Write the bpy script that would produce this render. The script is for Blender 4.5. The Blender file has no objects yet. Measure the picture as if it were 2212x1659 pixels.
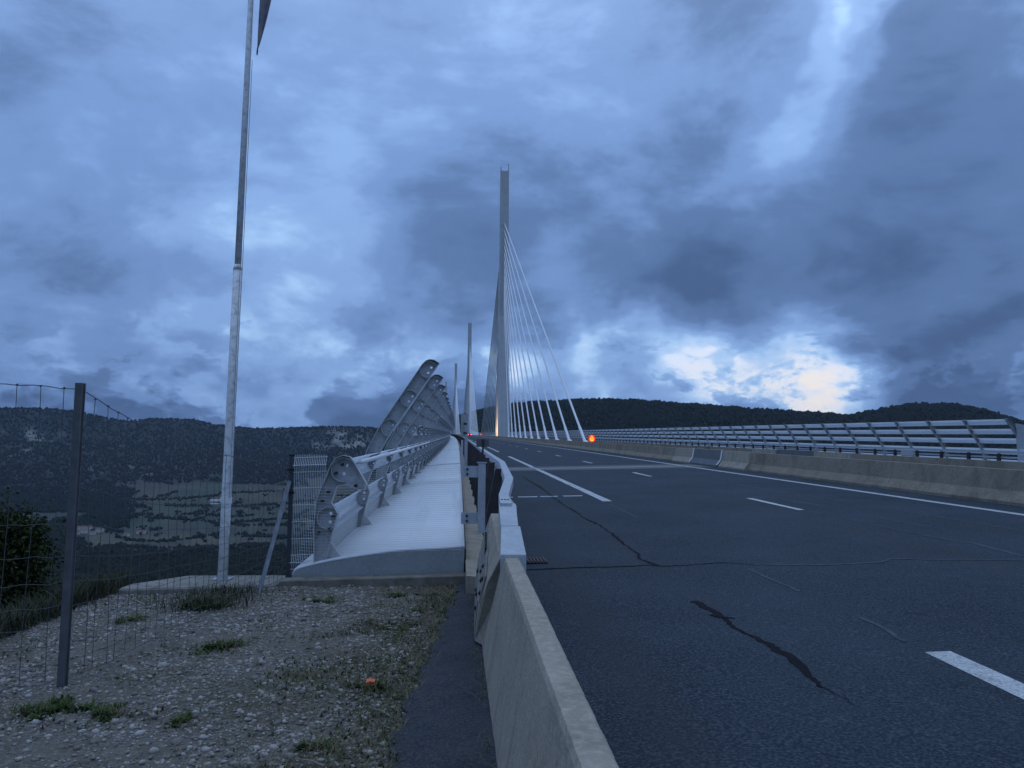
import bpy, bmesh, math, random
import numpy as np
from mathutils import Vector, Matrix, noise
from mathutils.geometry import tessellate_polygon

random.seed(7); RNG = np.random.default_rng(7)
SC = bpy.context.scene
COL = SC.collection
R = math.radians
PI = math.pi

# ------------------------------------------------------------------ camera
EYE = 1.75
cam_d = bpy.data.cameras.new("camera")
cam = bpy.data.objects.new("camera", cam_d); COL.objects.link(cam)
cam_d.sensor_width = 36.0
cam_d.lens = 36.0 * 1661.0 / 2212.0
cam_d.clip_start = 0.1; cam_d.clip_end = 30000
_y, _p, _r = R(3.85), R(5.45), R(0.45)
f = Vector((math.sin(_y) * math.cos(_p), math.cos(_y) * math.cos(_p), math.sin(_p)))
rt = Vector((math.cos(_y), -math.sin(_y), 0)); up = rt.cross(f)
CR = rt * math.cos(_r) + up * math.sin(_r); CU = -rt * math.sin(_r) + up * math.cos(_r)
cam.matrix_world = Matrix(((CR.x, CU.x, -f.x, 0), (CR.y, CU.y, -f.y, 0), (CR.z, CU.z, -f.z, EYE), (0, 0, 0, 1)))
SC.camera = cam

# ------------------------------------------------------------------ light
SUN_AZ, SUN_EL = 24.0, 4.0            # dusk glow to the right of the bridge
SC.view_settings.view_transform = 'Standard'; SC.view_settings.look = 'None'
SC.view_settings.gamma = 1.0; SC.view_settings.exposure = 0.34
SC.view_settings.use_curve_mapping = False
SC.render.engine = 'CYCLES'
SC.cycles.use_denoising = True
SC.cycles.max_bounces = 4; SC.cycles.diffuse_bounces = 2; SC.cycles.glossy_bounces = 2; SC.cycles.transmission_bounces = 3; SC.cycles.transparent_max_bounces = 16
SC.cycles.volume_bounces = 0
SC.cycles.sample_clamp_indirect = 4.0

sun_d = bpy.data.lights.new("sun", 'SUN'); sun = bpy.data.objects.new("sun", sun_d); COL.objects.link(sun)
sun_d.energy = 0.12; sun_d.angle = R(25); sun_d.color = (1.0, 0.86, 0.74)
_sd = Vector((math.sin(R(SUN_AZ)) * math.cos(R(SUN_EL)), math.cos(R(SUN_AZ)) * math.cos(R(SUN_EL)), math.sin(R(SUN_EL))))
sun.rotation_euler = _sd.to_track_quat('Z', 'Y').to_euler()

def build_world():
    w = bpy.data.worlds.new("World"); SC.world = w; w.use_nodes = True
    nt = w.node_tree; N = nt.nodes; L = nt.links; N.clear()
    def node(t, **k):
        n = N.new(t)
        for a, b in k.items(): setattr(n, a, b)
        return n
    def M(op, a, b=None, c=None, clamp=False):
        n = node('ShaderNodeMath', operation=op, use_clamp=clamp)
        for i, v in enumerate((a, b, c)):
            if v is None: continue
            if isinstance(v, (int, float)): n.inputs[i].default_value = v
            else: L.new(v, n.inputs[i])
        return n.outputs[0]
    def V(op, a, b=None, s=None):
        n = node('ShaderNodeVectorMath', operation=op)
        for i, v in enumerate((a, b)):
            if v is None: continue
            if isinstance(v, (tuple, list)): n.inputs[i].default_value = v
            else: L.new(v, n.inputs[i])
        if s is not None:
            if isinstance(s, (int, float)): n.inputs['Scale'].default_value = s
            else: L.new(s, n.inputs['Scale'])
        return n
    def noise_(vec, scale, detail, rough=.55, dist=0.0, color=False):
        n = node('ShaderNodeTexNoise'); n.inputs['Scale'].default_value = scale
        n.inputs['Detail'].default_value = detail; n.inputs['Roughness'].default_value = rough
        n.inputs['Distortion'].default_value = dist; L.new(vec, n.inputs['Vector'])
        return n.outputs['Color' if color else 'Fac']
    def mixc(fac, a, b, mode='MIX'):
        n = node('ShaderNodeMix', data_type='RGBA', blend_type=mode, clamp_factor=True)
        for i, v in ((0, fac), (6, a), (7, b)):
            if isinstance(v, (int, float)): n.inputs[i].default_value = v
            elif isinstance(v, (tuple, list)): n.inputs[i].default_value = (*v, 1)
            else: L.new(v, n.inputs[i])
        return n.outputs[2]
    tc = node('ShaderNodeTexCoord'); d = tc.outputs['Generated']
    d = V('NORMALIZE', d).outputs[0]
    sep = node('ShaderNodeSeparateXYZ'); L.new(d, sep.inputs[0])
    zz = M('MAXIMUM', sep.outputs[2], 0.0)
    den = M('ADD', zz, 0.16)
    comb = node('ShaderNodeCombineXYZ')
    L.new(M('DIVIDE', sep.outputs[0], den), comb.inputs[0]); L.new(M('DIVIDE', sep.outputs[1], den), comb.inputs[1])
    comb.inputs[2].default_value = 1.3
    pl = comb.outputs[0]
    # slanted banks: stretch along one diagonal of the cloud layer
    mp = node('ShaderNodeMapping'); L.new(pl, mp.inputs[0]); mp.inputs['Rotation'].default_value = (0, 0, R(-38)); mp.inputs['Scale'].default_value = (1.0, .62, 1)
    plr = mp.outputs[0]
    big = noise_(plr, 0.75, 4, .50, .35)
    mp4 = node('ShaderNodeMapping'); L.new(d, mp4.inputs[0]); mp4.inputs['Rotation'].default_value = (0, R(33), 0); mp4.inputs['Scale'].default_value = (.75, 1, 1.55)
    mid = noise_(mp4.outputs[0], 4.6, 7, .60, .22)
    mp2 = node('ShaderNodeMapping'); L.new(d, mp2.inputs[0]); mp2.inputs['Scale'].default_value = (1, 1, 1.7)
    low = noise_(mp2.outputs[0], 9.5, 8, .62, .2)          # lumpy cumulus texture (angular)
    mp3 = node('ShaderNodeMapping'); L.new(d, mp3.inputs[0]); mp3.inputs['Scale'].default_value = (1, 1, 2.0); mp3.inputs['Location'].default_value = (3.1, .7, 1.9)
    low2 = noise_(mp3.outputs[0], 8.5, 7, .60, .2)
    # warped direction for the large known openings and banks of this sky
    wn = noise_(d, 3.2, 3, .6, 0.0, True)
    wn2 = noise_(d, 11.0, 3, .6, 0.0, True)
    wv = V('SCALE', V('SUBTRACT', wn, (.5, .5, .5)).outputs[0], s=.20).outputs[0]
    wv2 = V('SCALE', V('SUBTRACT', wn2, (.5, .5, .5)).outputs[0], s=.10).outputs[0]
    dw = V('NORMALIZE', V('ADD', V('ADD', d, wv).outputs[0], wv2).outputs[0]).outputs[0]
    def blob(az, el, rad, amp, vec=dw):
        a, e = R(az), R(el)
        c = (math.sin(a) * math.cos(e), math.cos(a) * math.cos(e), math.sin(e))
        k = 1.0 / (1 - math.cos(R(rad)))
        dt = V('DOT_PRODUCT', vec, c).outputs[1]
        return M('MULTIPLY', M('EXPONENT', M('MULTIPLY', M('SUBTRACT', dt, 1.0), k)), amp)
    blobs = SKY_BLOBS
    s = None
    for b in blobs:
        o = blob(*b); s = o if s is None else M('ADD', s, o)
    B = M('ADD', M('MULTIPLY', M('SUBTRACT', big, .5), .92), M('MULTIPLY', M('SUBTRACT', mid, .5), 1.15))
    # fine broken cumulus near the horizon, soft above
    lowamt = M('SUBTRACT', 1.0, M('MULTIPLY', zz, 3.6), clamp=True)
    B = M('ADD', B, M('MULTIPLY', M('MULTIPLY', M('SUBTRACT', low, .5), 1.25), lowamt))
    # ragged, billowed cloud fragments crossing the openings
    fr = node('ShaderNodeMapRange', interpolation_type='SMOOTHSTEP'); L.new(low2, fr.inputs[0]); fr.inputs[1].default_value = .48; fr.inputs[2].default_value = .57
    fr.inputs[3].default_value = .0; fr.inputs[4].default_value = -.58
    B = M('ADD', B, M('MULTIPLY', fr.outputs[0], M('MULTIPLY', lowamt, lowamt)))
    B = M('ADD', B, M('ADD', s, .455))
    ramp = node('ShaderNodeValToRGB'); L.new(B, ramp.inputs[0])
    cr = ramp.color_ramp; cr.interpolation = 'EASE'
    stops = [(0.0, (.050, .094, .200)), (.25, (.079, .143, .293)), (.48, (.126, .222, .440)), (.68, (.186, .312, .572)), (.86, (.30, .475, .74)), (1.0, (.49, .63, .84))]
    while len(cr.elements) < len(stops): cr.elements.new(.5)
    for e, (p, c) in zip(cr.elements, stops): e.position = p; e.color = (*c, 1)
    cloud = ramp.outputs[0]
    # clear sky seen through the openings
    sky = node('ShaderNodeTexSky', sky_type='NISHITA'); sky.sun_disc = False
    sky.sun_elevation = R(SUN_EL); sky.sun_rotation = R(SUN_AZ); sky.altitude = 600
    clear = mixc(.15, (.50, .66, .90), V('SCALE', sky.outputs[0], s=.10).outputs[0])
    warm = M('MINIMUM', M('MULTIPLY', blob(23, 2.6, 6.0, 1.0, d), 1.4), 1.0)
    lowb = M('MINIMUM', M('MULTIPLY', blob(19, 5.0, 13.0, 1.0, d), 1.6), 1.0)
    gap = node('ShaderNodeMapRange', interpolation_type='SMOOTHSTEP'); L.new(B, gap.inputs[0])
    gap.inputs[1].default_value = .76; gap.inputs[2].default_value = 1.22
    clear = mixc(lowb, clear, (.62, .68, .82))
    clear = mixc(M('MULTIPLY', warm, .8), clear, (.82, .73, .64))
    col = mixc(M('MULTIPLY', gap.outputs[0], .92), cloud, clear)
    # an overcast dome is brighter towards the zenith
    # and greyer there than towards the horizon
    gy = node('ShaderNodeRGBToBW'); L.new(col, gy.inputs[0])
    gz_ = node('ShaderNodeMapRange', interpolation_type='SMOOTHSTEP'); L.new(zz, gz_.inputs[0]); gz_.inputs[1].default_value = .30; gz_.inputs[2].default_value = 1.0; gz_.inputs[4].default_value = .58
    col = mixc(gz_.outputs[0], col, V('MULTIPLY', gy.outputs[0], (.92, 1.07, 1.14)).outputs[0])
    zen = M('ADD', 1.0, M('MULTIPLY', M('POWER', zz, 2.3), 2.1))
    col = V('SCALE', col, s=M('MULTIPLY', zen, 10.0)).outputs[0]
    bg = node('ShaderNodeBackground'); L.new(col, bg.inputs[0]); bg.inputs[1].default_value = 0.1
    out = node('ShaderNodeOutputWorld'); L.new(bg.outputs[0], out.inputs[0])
    w.cycles.sampling_method = 'MANUAL'; w.cycles.sample_map_resolution = 512

# (azimuth, elevation, radius deg, brightness) of the openings and the dark banks
SKY_BLOBS = [
    (18.5, 6.2, 3.4, .40), (27.2, 4.2, 3.4, .36), (13.6, 7.8, 2.8, .40), (9.4, 7.8, 2.4, .44), (22.5, 3.6, 4.0, .34), (4.0, 6.0, 3.0, .42), (25.0, 8.0, 2.4, .18), (16.0, 4.2, 3.0, .34), (10.0, 4.4, 2.4, .30),
    (27.8, 31.0, 2.4, .34), (26.2, 28.4, 2.0, .28), (24.8, 25.8, 2.0, .26), (23.4, 23.0, 2.2, .20), (21.4, 20.2, 2.4, .12),
    (35.0, 23.5, 8.5, -.26), (32.4, 27.0, 4.5, -.16), (15.0, 13.4, 5.0, -.26), (0.0, 18.2, 7.0, -.24), (19.5, 12.2, 3.8, -.22), (30.0, 10.8, 5.0, -.10), (33, 15, 4, -.10),
    (33.0, 4.4, 3.6, -.50), (-5.2, 15.0, 5.0, -.14),
    (-22.7, 15.4, 8.0, -.10), (-27, 10.6, 5.0, -.12), (-11.4, 11.6, 3.0, .16), (-19.0, 7.0, 4.0, .20), (-28.5, 6.4, 4.0, .24), (-13.2, 6.0, 6.0, .10), (-4, 9, 4, .12),
    (-20.3, 27.0, 10.0, .10), (3, 28, 9, .08), (10.6, 18.2, 3.2, .14), (6.5, 14.6, 3.0, .12), (-9.0, 18.0, 3.0, .14),
]
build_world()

# ------------------------------------------------------------------ helpers
def mat(name, base, rough=.7, metal=0.0, var=None, vscale=6.0, var2=None, v2scale=60.0, bump=0.0, bscale=40.0, spec=.5, detail=6, streak=None, attr=None):
    m = bpy.data.materials.new(name); m.use_nodes = True
    nt = m.node_tree; N = nt.nodes; L = nt.links
    b = N['Principled BSDF']; b.inputs['Roughness'].default_value = rough; b.inputs['Metallic'].default_value = metal
    b.inputs['Specular IOR Level'].default_value = spec
    geo = N.new('ShaderNodeNewGeometry')
    col = None
    def nz(scale, det=detail, vec=None):
        n = N.new('ShaderNodeTexNoise'); n.inputs['Scale'].default_value = scale; n.inputs['Detail'].default_value = det
        n.inputs['Roughness'].default_value = .62
        L.new(vec if vec is not None else geo.outputs['Position'], n.inputs['Vector']); return n.outputs['Fac']
    def mix(fac, a, c, lo=.35, hi=.65):
        mr = N.new('ShaderNodeMapRange'); L.new(fac, mr.inputs[0]); mr.inputs[1].default_value = lo; mr.inputs[2].default_value = hi
        mx = N.new('ShaderNodeMix'); mx.data_type = 'RGBA'; L.new(mr.outputs[0], mx.inputs[0])
        for i, v in ((6, a), (7, c)):
            if isinstance(v, (tuple, list)): mx.inputs[i].default_value = (*v, 1)
            else: L.new(v, mx.inputs[i])
        return mx.outputs[2]
    cur = base
    if attr:
        a = N.new('ShaderNodeAttribute'); a.attribute_name = attr; cur = a.outputs['Color']
    if var is not None: cur = mix(nz(vscale), cur, var)
    if var2 is not None: cur = mix(nz(v2scale, 4), cur, var2, .45, .75)
    if streak is not None:
        mp = N.new('ShaderNodeMapping'); L.new(geo.outputs['Position'], mp.inputs[0]); mp.inputs['Scale'].default_value = streak[1]
        cur = mix(nz(1.0, 6, mp.outputs[0]), cur, streak[0], streak[2], streak[3])
    if isinstance(cur, (tuple, list)): b.inputs['Base Color'].default_value = (*cur, 1)
    else: L.new(cur, b.inputs['Base Color'])
    if bump:
        bp = N.new('ShaderNodeBump'); bp.inputs['Strength'].default_value = bump; bp.inputs['Distance'].default_value = .02
        L.new(nz(bscale, 5), bp.inputs['Height']); L.new(bp.outputs[0], b.inputs['Normal'])
    return m

def emit_mat(name, col, s):
    m = bpy.data.materials.new(name); m.use_nodes = True; nt = m.node_tree; b = nt.nodes['Principled BSDF']
    b.inputs['Base Color'].default_value = (*[c * .3 for c in col], 1)
    b.inputs['Emission Color'].default_value = (*col, 1); b.inputs['Emission Strength'].default_value = s
    return m

def tag(o, label=None, cat=None, group=None, kind=None):
    if label: o['label'] = label
    if cat: o['category'] = cat
    if group: o['group'] = group
    if kind: o['kind'] = kind
    return o

def empty(name, loc, label, cat, group=None):
    o = bpy.data.objects.new(name, None); COL.objects.link(o); o.location = loc; o.empty_display_size = .2
    return tag(o, label, cat, group)

def root_loc(o):
    while o.parent: o = o.parent
    return o.location.copy()

class MB:
    def __init__(s): s.v = []; s.f = []
    def add(s, vs, fs):
        n = len(s.v); s.v += [tuple(v) for v in vs]; s.f += [tuple(i + n for i in q) for q in fs]; return s
    def box(s, x0, x1, y0, y1, z0, z1):
        return s.add([(x0, y0, z0), (x1, y0, z0), (x1, y1, z0), (x0, y1, z0), (x0, y0, z1), (x1, y0, z1), (x1, y1, z1), (x0, y1, z1)],
                     [(3, 2, 1, 0), (4, 5, 6, 7), (0, 1, 5, 4), (1, 2, 6, 5), (2, 3, 7, 6), (3, 0, 4, 7)])
    def loft(s, rings, closed=True, caps=True):
        n = len(rings[0]); vs = [p for r in rings for p in r]; fs = []
        for i in range(len(rings) - 1):
            for j in range(n if closed else n - 1):
                a = i * n + j; b = i * n + (j + 1) % n
                fs.append((a, b, b + n, a + n))
        if caps and closed:
            fs.append(tuple(reversed(range(n)))); fs.append(tuple(range((len(rings) - 1) * n, len(rings) * n)))
        return s.add(vs, fs)
    def tube(s, pts, rad, n=8, caps=True):
        pts = [Vector(p) for p in pts]; rads = rad if isinstance(rad, (list, tuple)) else [rad] * len(pts)
        rings = []
        for i, p in enumerate(pts):
            t = (pts[min(i + 1, len(pts) - 1)] - pts[max(i - 1, 0)]).normalized()
            a = Vector((0, 0, 1)) if abs(t.z) < .9 else Vector((1, 0, 0))
            u = t.cross(a).normalized(); w = t.cross(u)
            rings.append([p + (u * math.cos(2 * PI * k / n) + w * math.sin(2 * PI * k / n)) * rads[i] for k in range(n)])
        return s.loft(rings, True, caps)
    def mesh(s, name, m):
        me = bpy.data.meshes.new(name); me.from_pydata(s.v, [], s.f); me.validate()
        bm = bmesh.new(); bm.from_mesh(me); bmesh.ops.recalc_face_normals(bm, faces=bm.faces); bm.to_mesh(me); bm.free()
        if m: me.materials.append(m)
        return me
    def build(s, name, m, parent=None, smooth=False, bevel=0.0):
        me = s.mesh(name, m)
        if parent is not None:
            l = root_loc(parent); me.transform(Matrix.Translation(-l))
        if smooth: me.shade_smooth()
        o = bpy.data.objects.new(name, me); COL.objects.link(o)
        if parent is not None: o.parent = parent
        if bevel:
            md = o.modifiers.new('bevel', 'BEVEL'); md.width = bevel; md.segments = 2; md.limit_method = 'ANGLE'
        return o

def inst(name, me, parent, world_loc, rotz=0.0, scale=None):
    o = bpy.data.objects.new(name, me); COL.objects.link(o)
    if parent is not None:
        o.parent = parent; o.location = Vector(world_loc) - root_loc(parent)
    else: o.location = world_loc
    o.rotation_euler = (0, 0, rotz)
    if scale: o.scale = scale
    return o

def np_mesh(name, V, F, m):
    me = bpy.data.meshes.new(name); V = np.asarray(V, np.float32); F = np.asarray(F, np.int32)
    k = F.shape[1]
    me.vertices.add(len(V)); me.vertices.foreach_set('co', V.ravel())
    me.loops.add(F.size); me.loops.foreach_set('vertex_index', F.ravel())
    me.polygons.add(len(F)); me.polygons.foreach_set('loop_start', np.arange(len(F), dtype=np.int32) * k)
    me.polygons.foreach_set('loop_total', np.full(len(F), k, np.int32))
    me.update(); me.validate()
    if m: me.materials.append(m)
    return me

CURV = 42000.0; SLOPE = .03025
def dk(x, y, z=0.0):                       # bridge coordinates -> world (the deck climbs 3 % and curves left)
    return Vector((x - max(y, 0) ** 2 / CURV, y, z + SLOPE * y))
def dyaw(y): return max(y, 0) * 2 / CURV
XC = 14.6
def crown(x): return .025 * x if x <= XC else .025 * (2 * XC - x)
def ysteps(y0, y1, step=None):
    ys = [y0]; y = y0
    while y < y1 - 1e-6:
        y = min(y1, y + (step or max(4, abs(y) * .12))); ys.append(y)
    return ys
def strip(mb, prof, y0, y1, closed=True, step=None):   # profile [(x,z)] swept along the bridge
    rings = [[dk(x, y, z) for x, z in prof] for y in ysteps(y0, y1, step)]
    return mb.loft(rings, closed, closed)

# ------------------------------------------------------------------ materials
M_asph = mat('asphalt', (.0125, .0215, .0330), .92, var=(.030, .044, .062), vscale=.5, var2=(.120, .145, .170), v2scale=48, bump=.9, bscale=70, spec=.25, streak=((.045, .050, .055), (1.3, .03, 1), .50, .85))
M_path = mat('path_asphalt', (.032, .037, .046), .95, var=(.060, .066, .078), vscale=3.5, var2=(.125, .13, .14), v2scale=60, bump=1.0, bscale=55, spec=.2)
M_paint = mat('road_paint', (.62, .63, .62), .6, var=(.42, .43, .43), vscale=5, var2=(.12, .12, .125), v2scale=45)
M_tar = mat('tar_seal', (.006, .007, .010), .85, var=(.012, .013, .017), vscale=9, spec=.08)
M_scuff = mat('worn_tyre_scuff', (.085, .095, .110), .9, var=(.05, .058, .07), vscale=7, spec=.2)
M_conc = mat('concrete', (.40, .345, .275), .92, var=(.31, .265, .21), vscale=3.0, var2=(.47, .41, .33), v2scale=30, spec=.2, bump=.45, bscale=55, streak=((.19, .165, .13), (5, 5, .45), .52, .80))
M_conc_old = mat('stained_concrete', (.29, .25, .195), .95, var=(.205, .175, .135), vscale=1.6, var2=(.37, .32, .26), v2scale=18, spec=.15, bump=.3, bscale=40, streak=((.12, .105, .082), (2.2, .9, .35), .50, .78))
M_steel = mat('galvanised_steel', (.42, .44, .46), .5, .55, var=(.33, .35, .37), vscale=9, var2=(.5, .52, .54), v2scale=70)
M_gsheet = mat('grey_steel_sheet', (.50, .52, .54), .55, .15, var=(.42, .44, .47), vscale=3, var2=(.36, .38, .40), v2scale=25)
M_dark = mat('dark_steel', (.030, .026, .028), .7, .0, var=(.05, .04, .04), vscale=7)
M_rust = mat('dark_red_steel', (.060, .030, .030), .7, .0, var=(.035, .025, .028), vscale=5)
M_white = mat('white_steel', (.80, .81, .82), .42, .0, var=(.74, .75, .76), vscale=.5, streak=((.52, .53, .53), (5.0, .10, 1), .56, .85))
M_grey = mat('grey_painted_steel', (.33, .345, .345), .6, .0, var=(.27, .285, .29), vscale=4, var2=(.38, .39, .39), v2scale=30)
M_pyl = mat('pylon_steel', (.56, .57, .58), .55, .0, var=(.50, .51, .52), vscale=.25, var2=(.45, .46, .47), v2scale=1.5)
M_stay = mat('stay_sheath', (.75, .76, .78), .5)
M_wire = mat('fence_wire', (.10, .105, .11), .6, .4)
M_gwire = mat('pale_fence_wire', (.62, .64, .66), .5, .2)
M_rope = mat('rope', (.3, .3, .3), .9)
M_blk = mat('black_rubber', (.012, .012, .013), .7)

def slat_mat(nm='clear_acrylic', tp_amt=.12):
    m = bpy.data.materials.new(nm); m.use_nodes = True; nt = m.node_tree; N = nt.nodes; L = nt.links
    b = N['Principled BSDF']; b.inputs['Base Color'].default_value = (.84, .86, .88, 1); b.inputs['Roughness'].default_value = .28
    tr = N.new('ShaderNodeBsdfTranslucent'); tr.inputs[0].default_value = (.88, .91, .94, 1)
    tp = N.new('ShaderNodeBsdfTransparent'); tp.inputs[0].default_value = (.85, .9, .95, 1)
    m1 = N.new('ShaderNodeMixShader'); m1.inputs[0].default_value = .55; L.new(b.outputs[0], m1.inputs[1]); L.new(tr.outputs[0], m1.inputs[2])
    m2 = N.new('ShaderNodeMixShader'); m2.inputs[0].default_value = tp_amt; L.new(m1.outputs[0], m2.inputs[1]); L.new(tp.outputs[0], m2.inputs[2])
    L.new(m2.outputs[0], N['Material Output'].inputs[0]); return m
M_slat = slat_mat(); M_clear = slat_mat('clear_panel', .72)

# ================================================================== TERRAIN
RIDGE = [(-60, 2.4), (-29.82, 2.69), (-27.36, 2.76), (-25.55, 2.62), (-23.94, 2.31), (-22.56, 2.13), (-21.17, 2.39), (-18.57, 2.37), (-17.36, 2.08), (-14.3, 1.85), (-11.78, 1.96), (-9.85, 2.09), (-6.22, 2.05), (-1.49, 2.45), (1.24, 3.34), (3.65, 3.85), (8.83, 4.15), (12.24, 4.11), (17.23, 3.78), (22.02, 3.4), (24.18, 3.24), (27.58, 2.87), (29.45, 3.2), (31.12, 3.5), (33.79, 3.5), (35.56, 3.06), (37.53, 2.25), (45, 1.2), (60, .8)]
RA = np.array([a for a, _ in RIDGE]); RE = np.array([e for _, e in RIDGE])
def sstep(a, b, x): t = np.clip((x - a) / (b - a), 0, 1); return t * t * (3 - 2 * t)
LN_R = np.array([0, 9, 14, 30, 60, 150, 400, 700, 1000, 1400, 1900, 2300, 3000, 3600, 4000, 4350])
LN_Z = np.array([.15, .15, -1.5, -9, -19, -42, -88, -138, -190, -222, -232, -228, -186, -118, -52, 40.])
RN_R = np.array([0, 9, 60, 110, 300, 800, 1400, 1750, 2150])
RN_Z = np.array([-.5, -.5, -1.0, -30, -85, -150, -120, -40, 60.])
def vnoise(x, y, s, seed=0.0):
    return np.array([noise.fractal(Vector((a / s, b / s, seed)), 1.0, 2.0, 4) for a, b in zip(x.ravel(), y.ravel())]).reshape(x.shape)
def platform_z(x, y): return .014 * y + .02 - .018 * np.clip(-x, 0, 10)
def gravel_edge(x, y):                  # 1 on the gravel platform, 0 down the bank
    ex = -4.15 + .10 * np.sin(y * 1.3) + .06 * np.sin(y * 3.1)
    return sstep(-.9, 0.0, x - ex)
def terrain_z(x, y, nz=0.0, nz2=0.0):
    r = np.hypot(x, y); az = np.degrees(np.arctan2(x, y))
    el = np.interp(az, RA, RE)
    wl = 1 - sstep(-7, -1, az)
    rl, rr = 4700.0, 2700.0
    zl = np.interp(r, np.append(LN_R, [rl]), np.append(LN_Z, [0]))
    ridge_l = np.tan(np.radians(el)) * rl + EYE
    zl = np.where(r > 4350, 40 + (ridge_l - 40) * sstep(4350, rl, r), zl)
    zl = np.where(r > rl, ridge_l - (r - rl) * .012, zl)
    zr = np.interp(r, RN_R, RN_Z)
    ridge_r = np.tan(np.radians(el)) * rr + EYE
    zr = np.where(r > 2150, 60 + (ridge_r - 60) * sstep(2100, rr, r), zr)
    zr = np.where(r > rr, ridge_r - (r - rr) * .03, zr)
    z = zl * wl + zr * (1 - wl)
    # valley under the bridge, and the spur on the far left
    z = z - 120 * np.exp(-((az - 0) / 5.0) ** 2) * sstep(60, 500, r) * (1 - sstep(1300, 2300, r))
    z = z + 95 * np.exp(-((az + 31.5) / 4.5) ** 2) * np.exp(-((r - 760) / 260) ** 2)
    rug = sstep(60, 900, r) * (1 - .75 * sstep(1300, 1500, r) * (1 - sstep(2900, 3500, r)) * wl)
    fade = np.where(wl > .5, 1 - .8 * sstep(4300, 4680, r), 1 - .8 * sstep(2300, 2650, r))
    z = z + rug * fade * (nz * 26 + nz2 * 7)
    # land behind and beside the camera: level plateau
    back = sstep(42, 60, np.abs(az)) * sstep(4, 40, np.where(y < 0, r, r))
    z = z * (1 - back) + (-.6 - .004 * r) * back
    return z

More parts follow.
